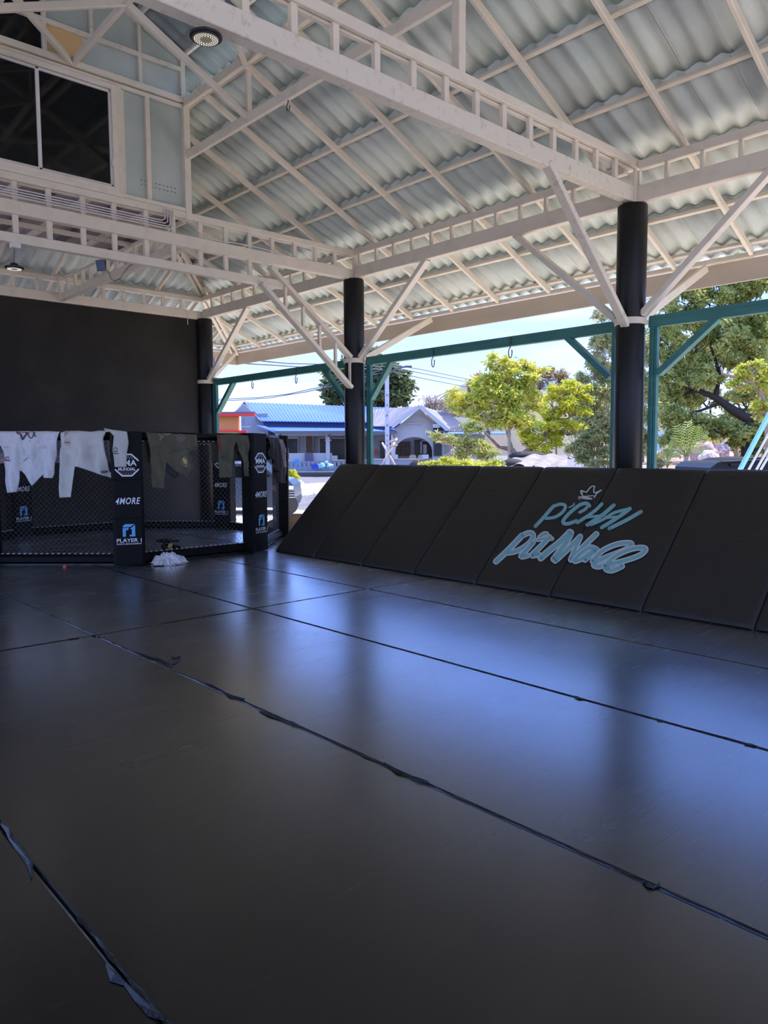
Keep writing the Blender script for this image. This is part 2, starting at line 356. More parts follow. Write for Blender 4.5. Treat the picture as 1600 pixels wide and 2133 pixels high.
rowsX = [(9.95, 9.03), (9.03, 8.18), (8.18, 7.34), (7.34, 6.48), (6.48, 5.62), (5.62, 5.14)]   # lower x, upper x
def hipcut(mb, keep_east, off):
    """clip mesh in world coordinates at the hip plane  x-8 = y-14.3"""
    me = mb.mesh('roof_sheet', M['sheet'], True, off); bm = bmesh.new(); bm.from_mesh(me)
    n = V((1, -1, 0)).normalized()*(1 if keep_east else -1)
    bmesh.ops.bisect_plane(bm, geom=bm.verts[:]+bm.edges[:]+bm.faces[:], plane_co=V((8, 14.3, 0))-V(off), plane_no=n, clear_inner=True)
    if len(bm.faces) == 0: bm.free(); return None
    bm.to_mesh(me); bm.free(); return me
n_sheet = 0
east_me = {}
for ri, (xl, xu) in enumerate(rowsX):
    ln = (xl-xu)/CS; ov = .055
    proto = sheet_mesh(ln, ov)
    # place: local x -> downslope; upper end at xu minus overlap
    rot = Matrix(((CS, 0, SN), (0, 1, 0), (-SN, 0, CS)))
    bx = xu-ov*CS
    ptsl = [rot @ V(p) for p in proto.v]
    base = MB(); base.v = [tuple(p) for p in ptsl]; base.f = proto.f; base.m = [0]*len(proto.f)
    shared = {}
    for k, mm in enumerate(mats3):
        shared[k] = base.mesh('roof_sheet', [mm], True)
    j = 0
    far = MB()
    y = 1.0-.0
    while y > -4.0:
        y -= SW; o = slope_pt(bx, y, RD+PD); far.add([V(p)+o for p in base.v], base.f)
    far.build('roof_sheets', M['sheet'], ceil, kind='stuff', smooth=True)
    y = 1.0
    while y < 16.3:
        o = slope_pt(bx, y, RD+PD+r3.uniform(0, .003)); k = r3.choice([0, 0, 0, 1, 1, 2])
        lim = xl-8+14.3                        # hip line reach at the lower edge
        if y+SW < (bx-8+14.3): inst(shared[k], 'roof_sheet', ceil, o)
        elif y < lim+.1:
            wb = MB(); wb.v = [tuple(V(p)+o) for p in base.v]; wb.f = base.f; wb.m = base.m
            me = hipcut(wb, True, parent_loc(ceil))
            if me:
                me.materials.clear(); me.materials.append(mats3[k]); q = bpy.data.objects.new('roof_sheet', me); COL.objects.link(q); q.parent = ceil
        y += SW; n_sheet += 1
# purlins, rafters
for x in PUR:
    ye = x-8+14.3
    MB().bar(slope_pt(x, -4, RD+PD/2), slope_pt(x, ye, RD+PD/2), .05, PD, (SN, 0, CS)).build('purlin', M['paint'], ceil)
y = -3.01
while y < 16:
    xu = max(4.98, y-6.3)
    if xu < 9.6: MB().bar(slope_pt(xu, y, RD/2), slope_pt(9.82, y, RD/2), .045, RD, (SN, 0, CS)).build('rafter', M['paint'], ceil)
    y += 1.0
# hip rafter: twin members with mortar capping
hd = V((1, 1, -SL)).normalized()
h0 = V((4.95, 11.25, zr(4.95)+.02)); h1 = V((9.9, 16.2, zr(9.9)+.02))
sd_ = V((1, -1, 0)).normalized()*.055
for s in (-1, 1): MB().bar(h0+sd_*s+Z*.02, h1+sd_*s+Z*.02, .07, .12).build('hip_rafter', M['paint'], ceil)
mb = MB(); mb.bar(h0+Z*.20, h1+Z*.20, .26, .05); mb.build('ridge_cap', M['sheet_b'], ceil)
# ---- back hip slope (north), z rises toward the camera
def zb(y): return 4.72+SL*(14.3-y)
def slope_b(x, y, h): return V((x, y, zb(y)))+V((0, SN, CS))*h
rowsY = [(16.25, 15.33), (15.33, 14.48), (14.48, 13.64), (13.64, 12.78), (12.78, 11.92), (11.92, 11.2)]
for ri, (yl, yu) in enumerate(rowsY):
    ln = (yl-yu)/CS; ov = .055; proto = sheet_mesh(ln, ov)
    rot = Matrix(((0, -1, 0), (CS, 0, SN), (-SN, 0, CS)))
    base = MB(); base.v = [tuple(rot @ V(p)) for p in proto.v]; base.f = proto.f; base.m = [0]*len(proto.f)
    shared = {k: base.mesh('roof_sheet', [mm], True) for k, mm in enumerate(mats3)}
    by = yu-ov*CS; x = 10.4; far = MB()
    while x > -1:
        o = slope_b(x, by, RD+PD+r3.uniform(0, .003)); k = r3.choice([0, 0, 1, 1, 2])
        if x < 2.4: far.add([V(p)+o for p in base.v], base.f)
        elif x < by-6.3: inst(shared[k], 'roof_sheet', ceil, o)
        elif x-SW < yl-6.3+.1:
            wb = MB(); wb.v = [tuple(V(p)+o) for p in base.v]; wb.f = base.f; wb.m = base.m
            me = hipcut(wb, False, parent_loc(ceil))
            if me:
                me.materials.clear(); me.materials.append(mats3[k]); q = bpy.data.objects.new('roof_sheet', me); COL.objects.link(q); q.parent = ceil
        x -= SW
    far.build('roof_sheets', M['sheet'], ceil, kind='stuff', smooth=True)
for y in [16.02, 15.33, 14.48, 13.64, 12.78, 11.92]:
    MB().bar(slope_b(-1, y, RD+PD/2), slope_b(y-6.3, y, RD+PD/2), .05, PD, (0, SN, CS)).build('purlin', M['paint'], ceil)
for x in [0, 1, 2, 3, 4, 5, 6, 7, 8, 9]:
    yu = max(11.3, x+6.3)
    MB().bar(slope_b(x+.03, yu, RD/2), slope_b(x+.03, 16.12, RD/2), .045, RD, (0, SN, CS)).build('rafter', M['paint'], ceil)
# eaves
ze = 3.62
def fascia(a, b, nrm):
    a = V(a); b = V(b); n = V(nrm)
    MB().bar(a+Z*.145, b+Z*.145, .03, .28).build('fascia_board', M['fascia'], ceil)
    MB().bar(a-n*.045+Z*.315, b-n*.045+Z*.315, .06, .06).build('eave_rail', M['paint'], ceil)
fascia((10.0, -4, ze), (10.0, 16.3, ze), X_)
fascia((10.0, 16.3, ze), (-1, 16.3, ze), Y_)
# pale blocks where the rafters carry the eave rail
for (p0, p1) in (((1178, 0), (0, 0)),): pass
# ---- upper roof over the ridge (monitor), its shade put into the sheet colour
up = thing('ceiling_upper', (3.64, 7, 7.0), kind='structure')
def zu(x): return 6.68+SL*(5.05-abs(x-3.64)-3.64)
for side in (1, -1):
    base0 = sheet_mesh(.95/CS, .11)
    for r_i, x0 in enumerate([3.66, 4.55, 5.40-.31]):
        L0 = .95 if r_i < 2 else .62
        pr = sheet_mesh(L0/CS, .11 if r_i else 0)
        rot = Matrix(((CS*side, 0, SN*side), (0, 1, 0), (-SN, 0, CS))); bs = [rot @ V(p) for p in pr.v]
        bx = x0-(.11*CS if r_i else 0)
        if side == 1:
            me = MB(); me.v = [tuple(p) for p in bs]; me.f = pr.f; me.m = [0]*len(pr.f); sh = {k: me.mesh('roof_sheet', [M['sheet_shaded']], True) for k in (0, 2)}
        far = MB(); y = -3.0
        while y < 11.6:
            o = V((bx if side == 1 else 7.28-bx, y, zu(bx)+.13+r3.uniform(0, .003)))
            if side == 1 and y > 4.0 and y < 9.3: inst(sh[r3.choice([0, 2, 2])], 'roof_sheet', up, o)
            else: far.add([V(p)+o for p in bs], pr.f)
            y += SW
        far.build('roof_sheets', M['sheet_shaded'], up, kind='stuff', smooth=True)
MB().bar((3.64, -3, 7.46), (3.64, 11.7, 7.46), .3, .03).build('ridge_cap', M['sheet_b'], up)
for side in (1, -1):
    for x in (3.75, 4.5, 5.12, 5.55):
        xx = x if side == 1 else 7.28-x
        MB().bar((xx, -3, zu(x)+.105), (xx, 11.6, zu(x)+.105), .05, .05).build('purlin', M['paint_old'], up)
    for y in [-2, 0, 2, 4.57, 6.0, 7.98, 9.46, 11.3]:
        a = V((3.64, y, zu(3.64)+.04)); b = V((3.64+side*2.0, y, zu(5.64)+.04)); MB().bar(a, b, .05, .08).build('rafter', M['paint_old'], up)
# left slope of the main roof (mostly outside the frame)
wl = MB()
ny = 70; yy0, yy1 = -4, 16.3
def lw(u, v):
    y = yy0+(yy1-yy0)*v; x = 2.33-u*5.05; return V((x, y, zr(7.28-x)+RD+PD+AMP*(1-cos(2*pi*y/WP))))
wl.grid(lambda u, v: lw(u, v), 1, 548)
wl.build('roof_sheets', M['sheet'], ceil, kind='stuff', smooth=True)
for x in PUR: MB().bar((7.28-x, -4, zr(x)+.12), (7.28-x, 14.3, zr(x)+.12), .05, .05).build('purlin', M['paint'], ceil)
# ================================================================== steel trusses
def rungs(t, pts, z0, z1, w=.045, d=.06):
    for x, y in pts: MB().bar((x, y, z0), (x, y, z1), d, w, Y_, .004).build('post', M['paint'], t)
def chord(t, name, a, b, w, h, m='paint'): return MB().bar(a, b, w, h).build(name, M[m], t)
GT = 'welded white ladder trusses of the pavilion'
# cross truss A (near)
t = thing('roof_truss', (3.64, YA, 4.2), 'nearest white ladder truss crossing overhead above the round lamp, meeting the big right pillar', 'truss', GT)
chord(t, 'bottom_chord', (-.9, YA, 4.345), (7.93, YA, 4.345), .12, .17, 'paint_old')
chord(t, 'top_chord', (-.9, YA-.03, 4.70), (8.02, YA-.03, 4.70), .05, .09)
chord(t, 'top_chord', (-.9, YA+.035, 4.69), (8.02, YA+.035, 4.69), .05, .09)
rungs(t, [(x, YA) for x in [2.92-.39*k for k in range(9, 0, -1)]+[2.92, 3.32, 3.70, 4.11, 4.51, 4.90, 5.30, 5.68, 6.08, 6.46, 6.85, 7.23, 7.61]], 4.42, 4.66)
MB().bar((5.07, YA, 4.74), (5.07, YA, 6.06), .09, .09, Y_).build('king_post', M['paint'], t)
MB().bar((2.21, YA, 4.74), (2.21, YA, 6.06), .09, .09, Y_).build('king_post', M['paint'], t)
MB().bar((6.33, YA-.02, 4.30), (7.86, YA-.02, 2.90), .06, .10, Y_).build('knee_brace', M['paint_old'], t)
for x in (7.93, 8.03): MB().bar((x, YA-.06, 4.24), (x, YA-.06, 4.62), .05, .03, Y_).build('stiffener', M['paint'], t)
# cross truss B (middle), with a third chord and ladder brace
t = thing('roof_truss', (3.64, YB, 3.9), 'white triple-chord truss under the loft window, meeting the middle black pillar', 'truss', GT)
chord(t, 'bottom_chord', (-.9, YB, 4.31), (7.93, YB, 4.31), .12, .155)
chord(t, 'top_chord', (-.9, YB-.03, 4.65), (8.02, YB-.03, 4.65), .05, .085)
chord(t, 'top_chord', (-.9, YB+.035, 4.64), (8.02, YB+.035, 4.64), .05, .085)
RB = [2.90-.39*k for k in range(9, 0, -1)]+[2.9, 3.28, 3.68, 4.07, 4.49, 4.87, 5.27, 5.66, 6.05, 6.44, 6.84, 7.23, 7.61]
rungs(t, [(x, YB) for x in RB], 4.37, 4.62)
MB().bar((-.9, YB, 3.965), (6.62, YB, 3.965), .10, .11).build('lower_chord', M['paint'], t)
rungs(t, [(x, YB) for x in RB if x < 6.3], 4.02, 4.24)
MB().bar((6.35, YB-.06, 4.18), (7.86, YB-.06, 3.0), .06, .12, Y_).build('knee_brace', M['paint'], t)
MB().bar((6.2, YB-.06, 3.92), (7.87, YB-.06, 2.52), .06, .12, Y_).build('knee_brace', M['paint'], t)
for x in (6.62, 6.94, 7.25, 7.56, 7.86):
    k = (x-6.35)/1.51; MB().bar((x, YB-.06, 4.18-1.18*k-.04), (x, YB-.06, 3.92-1.40*(x-6.2)/1.67+.02), .045, .05, Y_).build('brace_post', M['paint'], t)
MB().bar((7.98, YB-.06, 4.24), (7.98, YB-.06, 4.58), .10, .03, Y_).build('stiffener', M['paint'], t)
MB().bar((5.08, YB-.02, 4.60), (5.08, YB-.02, 4.76), .09, .09, Y_).build('king_post', M['paint'], t)
# end truss over the black wall
t = thing('roof_truss', (3.64, YC, 4.2), 'far white ladder truss lying on top of the black back wall', 'truss', GT)
chord(t, 'bottom_chord', (-.9, YC+.02, 4.31), (7.95, YC+.02, 4.31), .12, .17)
chord(t, 'top_chord', (-.9, YC+.02, 4.64), (8.02, YC+.02, 4.64), .10, .09)
rungs(t, [(x, YC) for x in [-.5+.40*k for k in range(21)]], 4.38, 4.61)
# eave line truss over the columns (X = 8)
def eave_truss(y0, y1, posts, label, braces, zt=4.28):
    t = thing('eave_truss', (XA, (y0+y1)/2, 4.2), label, 'truss', GT)
    chord(t, 'bottom_chord', (XA, y0, 4.34), (XA, y1, 4.34), .12, .18)
    chord(t, 'top_chord', (XA, y0, 4.66), (XA, y1, 4.66), .10, .09)
    for y in posts: MB().bar((XA, y, 4.42), (XA, y, 4.63), .055, .04, Y_, .004).build('post', M['paint'], t)
    for a, b in braces: MB().bar(a, b, .07, .11, X_).build('knee_brace', M['paint'], t)
eave_truss(-4, YA-.09, [4.17-.395*k for k in range(20)], 'white eave ladder truss running right from the big right pillar', [((XA, 3.05, 4.26), (XA, 4.42, 3.02))])
eave_truss(YA+.09, YB-.09, [4.96+.395*k for k in range(12)], 'white eave ladder truss between the right and middle black pillars', [((XA, 6.21, 4.26), (XA, 4.72, 2.98)), ((XA, 7.81, 4.26), (XA, 9.30, 3.00))])
eave_truss(YB+.09, YC-.05, [9.99+.395*k for k in range(11)], 'white eave ladder truss between the middle and far black pillars', [((XA, 12.60, 4.26), (XA, 14.15, 2.98))])
# ladder beam along the loft line to the back wall
t = thing('ladder_beam', (5.09, 12, 4.2), 'white ladder beam from the black wall top to the middle truss, carrying the small floodlight', 'beam', GT)
chord(t, 'bottom_chord', (5.09, 9.55, 4.30), (5.09, 14.25, 4.30), .10, .12)
chord(t, 'top_chord', (5.09, 9.55, 4.61), (5.09, 14.25, 4.61), .06, .05)
for k in range(13): MB().bar((5.09, 14.2-.345*k, 4.35), (5.09, 14.2-.345*k, 4.59), .06, .05, Y_, .004).build('post', M['paint'], t)
# high longitudinal truss at the monitor edge
t = thing('ridge_side_truss', (5.08, 6, 5.35), 'high white longitudinal truss with long diagonals beside the loft', 'truss', GT)
chord(t, 'top_chord', (5.08, -4, 6.10), (5.08, YB-.02, 6.10), .07, .11)
chord(t, 'bottom_chord', (5.10, -4, 5.44), (5.10, YB-.02, 5.44), .06, .11)
for y in (7.93, 6.3, 3.0, 1.4, 0, -2): MB().bar((5.10, y, 5.46), (5.10, y, 6.08), .06, .06, Y_).build('post', M['paint'], t)
for y in (7.98, 6.0, YA, 2, 0): MB().bar((5.07, y, 6.1), (5.07, y, 6.74), .06, .06, Y_).build('upper_post', M['paint_old'], t)
for y in (6.0, YA): MB().bar((5.05, y+.02, 6.16), (5.5, y+.5, 6.62), .05, .05, Y_).build('strut', M['paint_old'], t)
t2 = thing('ridge_side_truss', (2.2, 6, 5.35), 'matching high truss on the far left of the ridge, mostly outside the frame', 'truss', GT)
chord(t2, 'top_chord', (2.2, -4, 6.10), (2.2, YB-.02, 6.10), .07, .11)
chord(t2, 'bottom_chord', (2.18, -4, 5.44), (2.18, YB-.02, 5.44), .06, .11)
# star node of diagonals hanging under the ridge
nd = V((3.64, 7.98, 6.22))
t = thing('diagonal_bracing', nd, 'white diagonal braces meeting at one star node in front of the loft', 'bracing')
for q in [(5.08, 7.93, 5.45), (2.2, 7.93, 5.60), (3.61, 9.43, 6.13), (3.67, 6.5, 6.16), (3.64, 7.98, 7.25)]: MB().bar(nd, q, .055, .075).build('diagonal', M['paint'], t)
MB().bar((3.61, 9.43, 6.13), (2.2, 7.95, 6.10), .055, .075).build('diagonal', M['paint'], t)
MB().bar((3.67, 6.5, 6.16), (5.06, 7.9, 6.0), .055, .06).build('diagonal', M['paint_old'], t)
MB().lathe(nd-Z*.04, [(.06, 0), (.06, .08)], 10).build('node_plate', M['paint'], t)
# ================================================================== loft
lf = thing('wall_loft', (3.64, YB, 4.72), kind='structure')
LX0, LX1 = 2.2, 5.09; PT = .012
def lp(name, x0, x1, z0, z1, y=YB+.02, th=.02, m='panel'): return MB().box(x0, x1, y, y+th, z0, z1).build(name, M[m], lf)
MB().box(4.0, 4.25, YB+.006, YB+.03, 4.6, 6.2).build('edge_board', M['paint'], lf)
MB().box(2.1, 5.1, YB+.026, YB+.045, 5.93, 6.2).build('header_board', M['paint'], lf)
lp('board_panel', 4.17, 4.53, 4.72, 6.06); lp('board_panel', 4.53, 5.06, 4.72, 6.06)
def tri(name, pts, m='panel', y=YB+.02): return MB().plate([V((x, y, z)) for x, z in pts], (0, .02, 0)).build(name, M[m], lf)
def zt(x): return 6.66+.455*(5.0-abs(x-3.64)-3.64)+.02
zm = 6.62
def zmid(x): return 6.66-.10+.0*(5.0-x)
# upper gable panels between battens
tri('board_panel', [(4.47, 6.17), (5.06, 6.17), (5.06, 6.52), (4.47, 6.52)])
tri('board_panel', [(3.76, 6.17), (4.47, 6.17), (4.47, 6.52), (3.76, 6.52)])
tri('board_panel_stained', [(3.31, 6.17), (3.76, 6.17), (3.76, 6.52), (3.31, 6.52)], 'panel_stain')
tri('board_panel', [(4.47, 6.52), (5.06, 6.52), (5.06, zt(5.06)), (4.47, zt(4.47))])
tri('board_panel', [(3.86, 6.52), (4.47, 6.52), (4.47, zt(4.47)), (3.86, zt(3.86))])
tri('board_panel', [(3.31, 6.52), (3.86, 6.52), (3.86, zt(3.86)), (3.64, zt(3.64)), (3.31, zt(3.31))])
tri('dark_pane', [(2.2, 6.17), (3.31, 6.17), (3.31, zt(3.31)), (2.2, zt(2.2))], 'glass')
def bt(name, a, b, w=.05, m='paint_old', y=YB-.01, d=.05):
    if abs(a[0]-b[0]) < .01: y += .004
    return MB().bar((a[0], y, a[1]), (b[0], y, b[1]), d, w, None if abs(a[0]-b[0]) > .01 else X_, .004).build(name, M[m], lf)
bt('batten', (3.30, 6.15), (3.30, zt(3.3)), m='paint_old'); bt('batten', (4.47, 6.15), (4.47, zt(4.47)), .045); bt('batten', (5.06, 6.1), (5.06, zt(5.06)), .06)
bt('batten', (3.86, 6.52), (3.86, zt(3.86)), .045)
bt('batten', (3.0, 6.52), (5.06, 6.52), .055); bt('top_batten', (3.64, zt(3.64)), (5.12, zt(5.12)), .06); bt('top_batten', (3.64, zt(3.64)), (2.2, zt(5.08)), .06)
bt('header', (2.1, 6.13), (5.1, 6.13), .07, 'paint', YB-.03, .06); bt('header', (2.1, 6.055), (5.1, 6.055), .05, 'paint', YB-.01, .04)
bt('corner_post', (5.09, 4.72), (5.09, 6.16), .09, 'paint', YB-.01, .08)
bt('batten', (4.55, 4.72), (4.55, 6.04), .06, 'paint'); bt('batten', (4.165, 4.70), (4.165, 6.04), .07, 'paint')
bt('sill', (2.1, 4.72), (5.1, 4.72), .05, 'paint', YB-.02, .07)
for k in range(9):
    x = 4.45+.055*k+(.03 if k > 1 else 0)
    for z in (4.93, 4.985): MB().box(x, x+.018, YB+.012, YB+.021, z, z+.006).build('nail_mark', M['blackmetal'], lf)
wn = thing('window_1', (3.2, YB-.02, 4.75), kind='structure')
for a, b, w_ in [((2.15, 6.0), (4.13, 6.0), .06), ((2.15, 4.77), (4.13, 4.77), .06), ((4.10, 4.75), (4.10, 6.02), .07), ((2.17, 4.75), (2.17, 6.02), .06)]:
    MB().bar((a[0], YB-.035, a[1]), (b[0], YB-.035, b[1]), .05 if abs(a[0]-b[0]) > .01 else .058, w_, None if abs(a[0]-b[0]) > .01 else X_).build('window_frame', M['paint'], wn)
for a, b, w_ in [((2.2, 5.95), (4.07, 5.95), .03), ((2.2, 4.815), (4.07, 4.815), .035), ((4.055, 4.8), (4.055, 5.96), .03), ((3.20, 4.8), (3.20, 5.96), .042)]:
    MB().bar((a[0], YB-.015, a[1]), (b[0], YB-.015, b[1]), .03, w_, None if abs(a[0]-b[0]) > .01 else X_).build('sash', M['conduit'], wn)
MB().box(2.2, 3.20, YB-.005, YB+.005, 4.8, 5.96).build('pane', M['glass'], wn); MB().box(3.20, 4.06, YB-.005, YB+.005, 4.8, 5.96).build('pane', M['glass'], wn)
MB().box(4.05, 4.075, YB-.06, YB-.03, 5.05, 5.13).build('latch', M['conduit'], wn)
# loft shell behind the front
sh = MB(); sh.box(LX1-.02, LX1, YB+.05, 11.4, 4.74, 6.2); sh.box(LX0, LX0+.02, YB+.05, 11.4, 4.74, 6.2); sh.box(LX0, LX1, 11.38, 11.4, 4.9, 6.9)
sh.build('loft_shell', M['panel'], lf)
for k in range(7): MB().box(LX0+.415*k, LX0+.415*k+.41, YB+.05, 12.1, 4.74, 4.755).build('soffit_board', M['soffit'], lf)
for k in range(8): MB().box(LX0+.415*k-.02, LX0+.415*k+.03, YB+.05, 12.1, 4.66, 4.738).build('joist', M['joist' if k % 2 else 'paint'], lf)
for y in (10.1, 11.2): MB().box(LX0, LX1, y, y+.05, 4.60, 4.66).build('soffit_rail', M['paint'], lf)
# ================================================================== pillars
def pillar(y, label, d=.165):
    t = thing('pillar', (XA, y, -.05), label, 'pillar', 'black padded pillars on the open side')
    mb = MB(); mb.lathe((XA, y, -.05), [(d, 0), (d, 2.93), (d-.006, 2.94), (d-.006, 3.04), (d, 3.05), (d, 4.28), (d-.01, 4.295)], 40)
    mb.build('padding', M['pillar'], t, smooth=True)
    mb = MB(); mb.lathe((XA, y, 2.915), [(d+.004, 0), (d+.012, .004), (d+.012, .071), (d+.004, .075)], 36); mb.build('steel_collar', M['paint'], t, smooth=False)
    return t
pillar(YA, 'big black padded round pillar at right, nearest the camera'); pillar(YB, 'middle black padded round pillar between the two open bays'); pillar(YC-.02, 'far black padded round pillar at the corner of the black wall')
MB()
# outrigger braces to the eave (parts would move with the roof: one thing each)
for y, tx, tz, lb in ((YA, 9.85, 3.84, 'white outrigger brace from the right pillar collar to the eave'), (YB, 9.78, 3.82, 'white outrigger brace from the middle pillar collar to the eave')):
    tag(MB().bar((8.16, y, 2.98), (tx, y, tz), .06, .10).build('outrigger_brace', M['paint']), lb, 'brace')
tag(MB().bar((8.12, YC+.05, 2.98), (9.8, YC+1.75, 3.86), .06, .10).build('outrigger_brace', M['paint']), 'white outrigger brace from the far pillar to the roof corner', 'brace')
# ================================================================== green hanging frames
GX = 8.14
def gframe(y0, y1, label, hooks, knees):
    t = thing('bag_frame', (GX, (y0+y1)/2, -.05), label, 'frame', 'green steel frames between the pillars')
    MB().bar((GX, y0, 2.925), (GX, y1, 2.925), .08, .085, None, .003).build('beam', M['green'], t)
    MB().bar((GX, y0, 2.99), (GX, y1, 2.99), .06, .045, None, .003).build('beam_cap', M['green'], t)
    for y in (y0+.04, y1-.04):
        MB().bar((GX, y, -.05), (GX, y, 2.885), .085, .05, Y_, .003).build('post', M['green'], t)
        MB().bar((GX, y+(.045 if y < (y0+y1)/2 else -.045), -.05), (GX, y+(.045 if y < (y0+y1)/2 else -.045), 2.885), .06, .035, Y_, .003).build('post', M['green'], t)
    for a, b in knees: MB().bar(a, b, .07, .10, X_, .003).build('knee_brace', M['green'], t)
    for y in hooks:
        h = MB(); p = [(GX-.05, y, 3.0), (GX-.05, y, 2.86)]+[(GX-.05, y+.03*sin(a), 2.80+.06*cos(a)*(1 if cos(a) > 0 else 1.3)) for a in [0, .5, 1, 1.6, 2.2, 2.8, 3.4, 4.0, 4.6, 5.2]]
        h.tube(p, .008, 6); h.build('hook', M['steel'], t, smooth=True)
gframe(-4, YA-.17, 'green frame with beam and knee brace right of the big pillar', [], [((GX, 3.62, 2.90), (GX, 4.28, 2.36))])
gframe(YA+.20, YB-.16, 'green frame between right and middle pillars with two hooks', [6.36, 7.78], [((GX, 5.50, 2.90), (GX, 4.90, 2.36)), ((GX, 8.72, 2.90), (GX, 9.20, 2.34))])
gframe(YB+.20, YC-.14, 'green frame between middle and far pillars with two hooks', [11.19, 12.63], [((GX, 10.42, 2.90), (GX, 9.80, 2.32)), ((GX, 13.40, 2.90), (GX, 14.04, 2.32))])
mb = MB(); mb.tube([(8.02, 14.05, 3.24), (8.02, 14.05, 3.02), (8.3, 13.6, 2.97), (8.4, 13.4, 2.95)], .02, 8)
tag(mb.build('bent_rod', M['green_pale'], smooth=True), 'pale green bent rod at the collar of the far pillar', 'rod')
# hook on the high truss
mb = MB(); mb.tube([(5.1, 7.13, 5.40), (5.1, 7.13, 5.36), (5.1, 7.16, 5.33), (5.1, 7.15, 5.28), (5.1, 7.11, 5.27), (5.1, 7.10, 5.32)], .007, 6)
tag(mb.build('hook', M['steel'], smooth=True), 'small steel hook hanging from the high longitudinal truss', 'hook')
# ================================================================== lamps
def highbay(c, top, label):
    t = thing('highbay_lamp', c, label, 'lamp', 'round black high bay lamps')
    c = V(c); R_ = .105
    MB().lathe(c, [(R_*.80, .0), (R_*.86, .006), (R_*.86, .02), (R_*.5, .03), (R_*.35, .06), (.02, .065)], 32).build('housing', M['blackmetal'], t, smooth=True)
    rim = MB(); rim.lathe(c, [(R_*.96, .006), (R_, .008), (R_, .022), (R_*.96, .024)], 36); rim.lathe(c, [(R_*.84, -.002), (R_*.88, -.002), (R_*.88, .022), (R_*.84, .022)], 36)
    for k in range(36): a = 2*pi*k/36; d = V((cos(a), sin(a), 0)); rim.bar(c+d*R_*.86+Z*.014, c+d*R_*.985+Z*.014, .006, .014, None, .001)
    rim.build('heat_sink', M['blackmetal'], t)
    MB().lathe(c-Z*.004, [(R_*.78, 0), (R_*.80, .004)], 32).build('lens', M['lens'], t)
    led = MB()
    for rr, n in ((.70, 30), (.60, 24), (.50, 20), (.40, 14)):
        for k in range(n): a = 2*pi*k/n+rr*9; led.lathe(c+V((cos(a)*R_*rr, sin(a)*R_*rr, -.007)), [(.0028, 0), (.0028, .003)], 6)
    led.build('leds', M['led'], t, kind='stuff')
    MB().tube([c+Z*.06, (c.x, c.y, c.z+.075), V(top)], .003, 6).build('hanging_wire', M['blackmetal'], t)
    l = bpy.data.lights.new('lamp_light', 'SPOT'); l.energy = 2; l.spot_size = 2.6; l.spot_blend = .6; l.shadow_soft_size = .08; l.color = (1, .93, .82)
    o = bpy.data.objects.new('lamp_light', l); COL.objects.link(o); o.parent = t; o.location = (0, 0, -.03)
    MB().tube([V(top)-Z*.01, V(top)+Z*.02, V(top)+V((.02, 0, .035)), V(top)+V((.03, 0, .02))], .005, 6).build('hook', M['conduit'], t)
pA = onY(429, 78, YA-.0); highbay((pA.x, YA, pA.z-.01), (pA.x+.01, YA, 4.25), 'round high bay lamp hanging from the nearest truss at top')
pB = onY(30, 560, YB); highbay((pB.x, YB, pB.z), (pB.x+.01, YB, 3.90), 'round high bay lamp hanging under the middle truss at left')
tag(MB().box(pB.x-.03, pB.x+.07, YB-.04, YB+.04, 3.86, 3.91).build('junction_box', M['conduit']), 'small white junction box above the left hanging lamp', 'box')
# floodlight on the ladder beam
t = thing('floodlight', onX(212, 553, 5.02), 'small square floodlight with blue face on the ladder beam', 'floodlight'); c = parent_loc(t)
dn = V((-.75, -.55, -.25)).normalized(); sx = dn.cross(Z).normalized(); sy = sx.cross(dn)
MB().frame(c, sx*.085, sy*.085, dn*.02).build('housing', M['blackmetal'], t)
MB().frame(c+dn*.021, sx*.07, sy*.07, dn*.003).build('face', mat('blue_face', (.03, .08, .22), .25), t)
MB().bar(c, c+V((.07, .10, .02)), .05, .06).build('bracket', M['conduit'], t)
mb = MB(); mb.tube([onX(a, b, 5.0) for a, b in ((222, 560), (228, 572), (232, 582), (240, 585), (250, 580), (262, 562), (270, 553), (290, 547))], .005, 5)
tag(mb.build('lamp_cable', M['mauve_cloth'], smooth=True), 'drooping grey cable looping from the small floodlight', 'cable')
# electric conduits along the middle truss
t = thing('conduit_run', (3, YB-.1, 4.5), 'bundle of thin painted conduits running along the middle truss', 'conduit')
for k in range(4):
    z = 4.505-.030*k; xe = 4.72+.035*k; zz = 4.40+.02*k
    MB().tube([(-.5, YB-.085, z), (xe-.04, YB-.085, z-.0), (xe, YB-.085, z+.03), (xe, YB-.085, 4.66)], .008, 6).build('pipe', M['conduit'], t, smooth=True)
mb = MB(); mb.tube([(5.02+.3*k, YB-.09, 4.42-.015*sin(k*1.3)-.006*k+(.14 if k == 0 else 0)) for k in range(10)], .007, 5)
tag(mb.build('loose_cable', M['conduit'], smooth=True), 'loose pale cable lying along the middle truss toward its pillar', 'cable')
mb = MB(); mb.tube([onY(a, b, YC-.07) for a, b in ((250, 606), (280, 618), (305, 632), (311, 634), (330, 636), (350, 640), (380, 642), (391, 650), (391, 676))], .008, 6)
tag(mb.build('wall_cable', M['conduit'], smooth=True), 'thin cable with a junction along the truss over the black wall', 'cable')
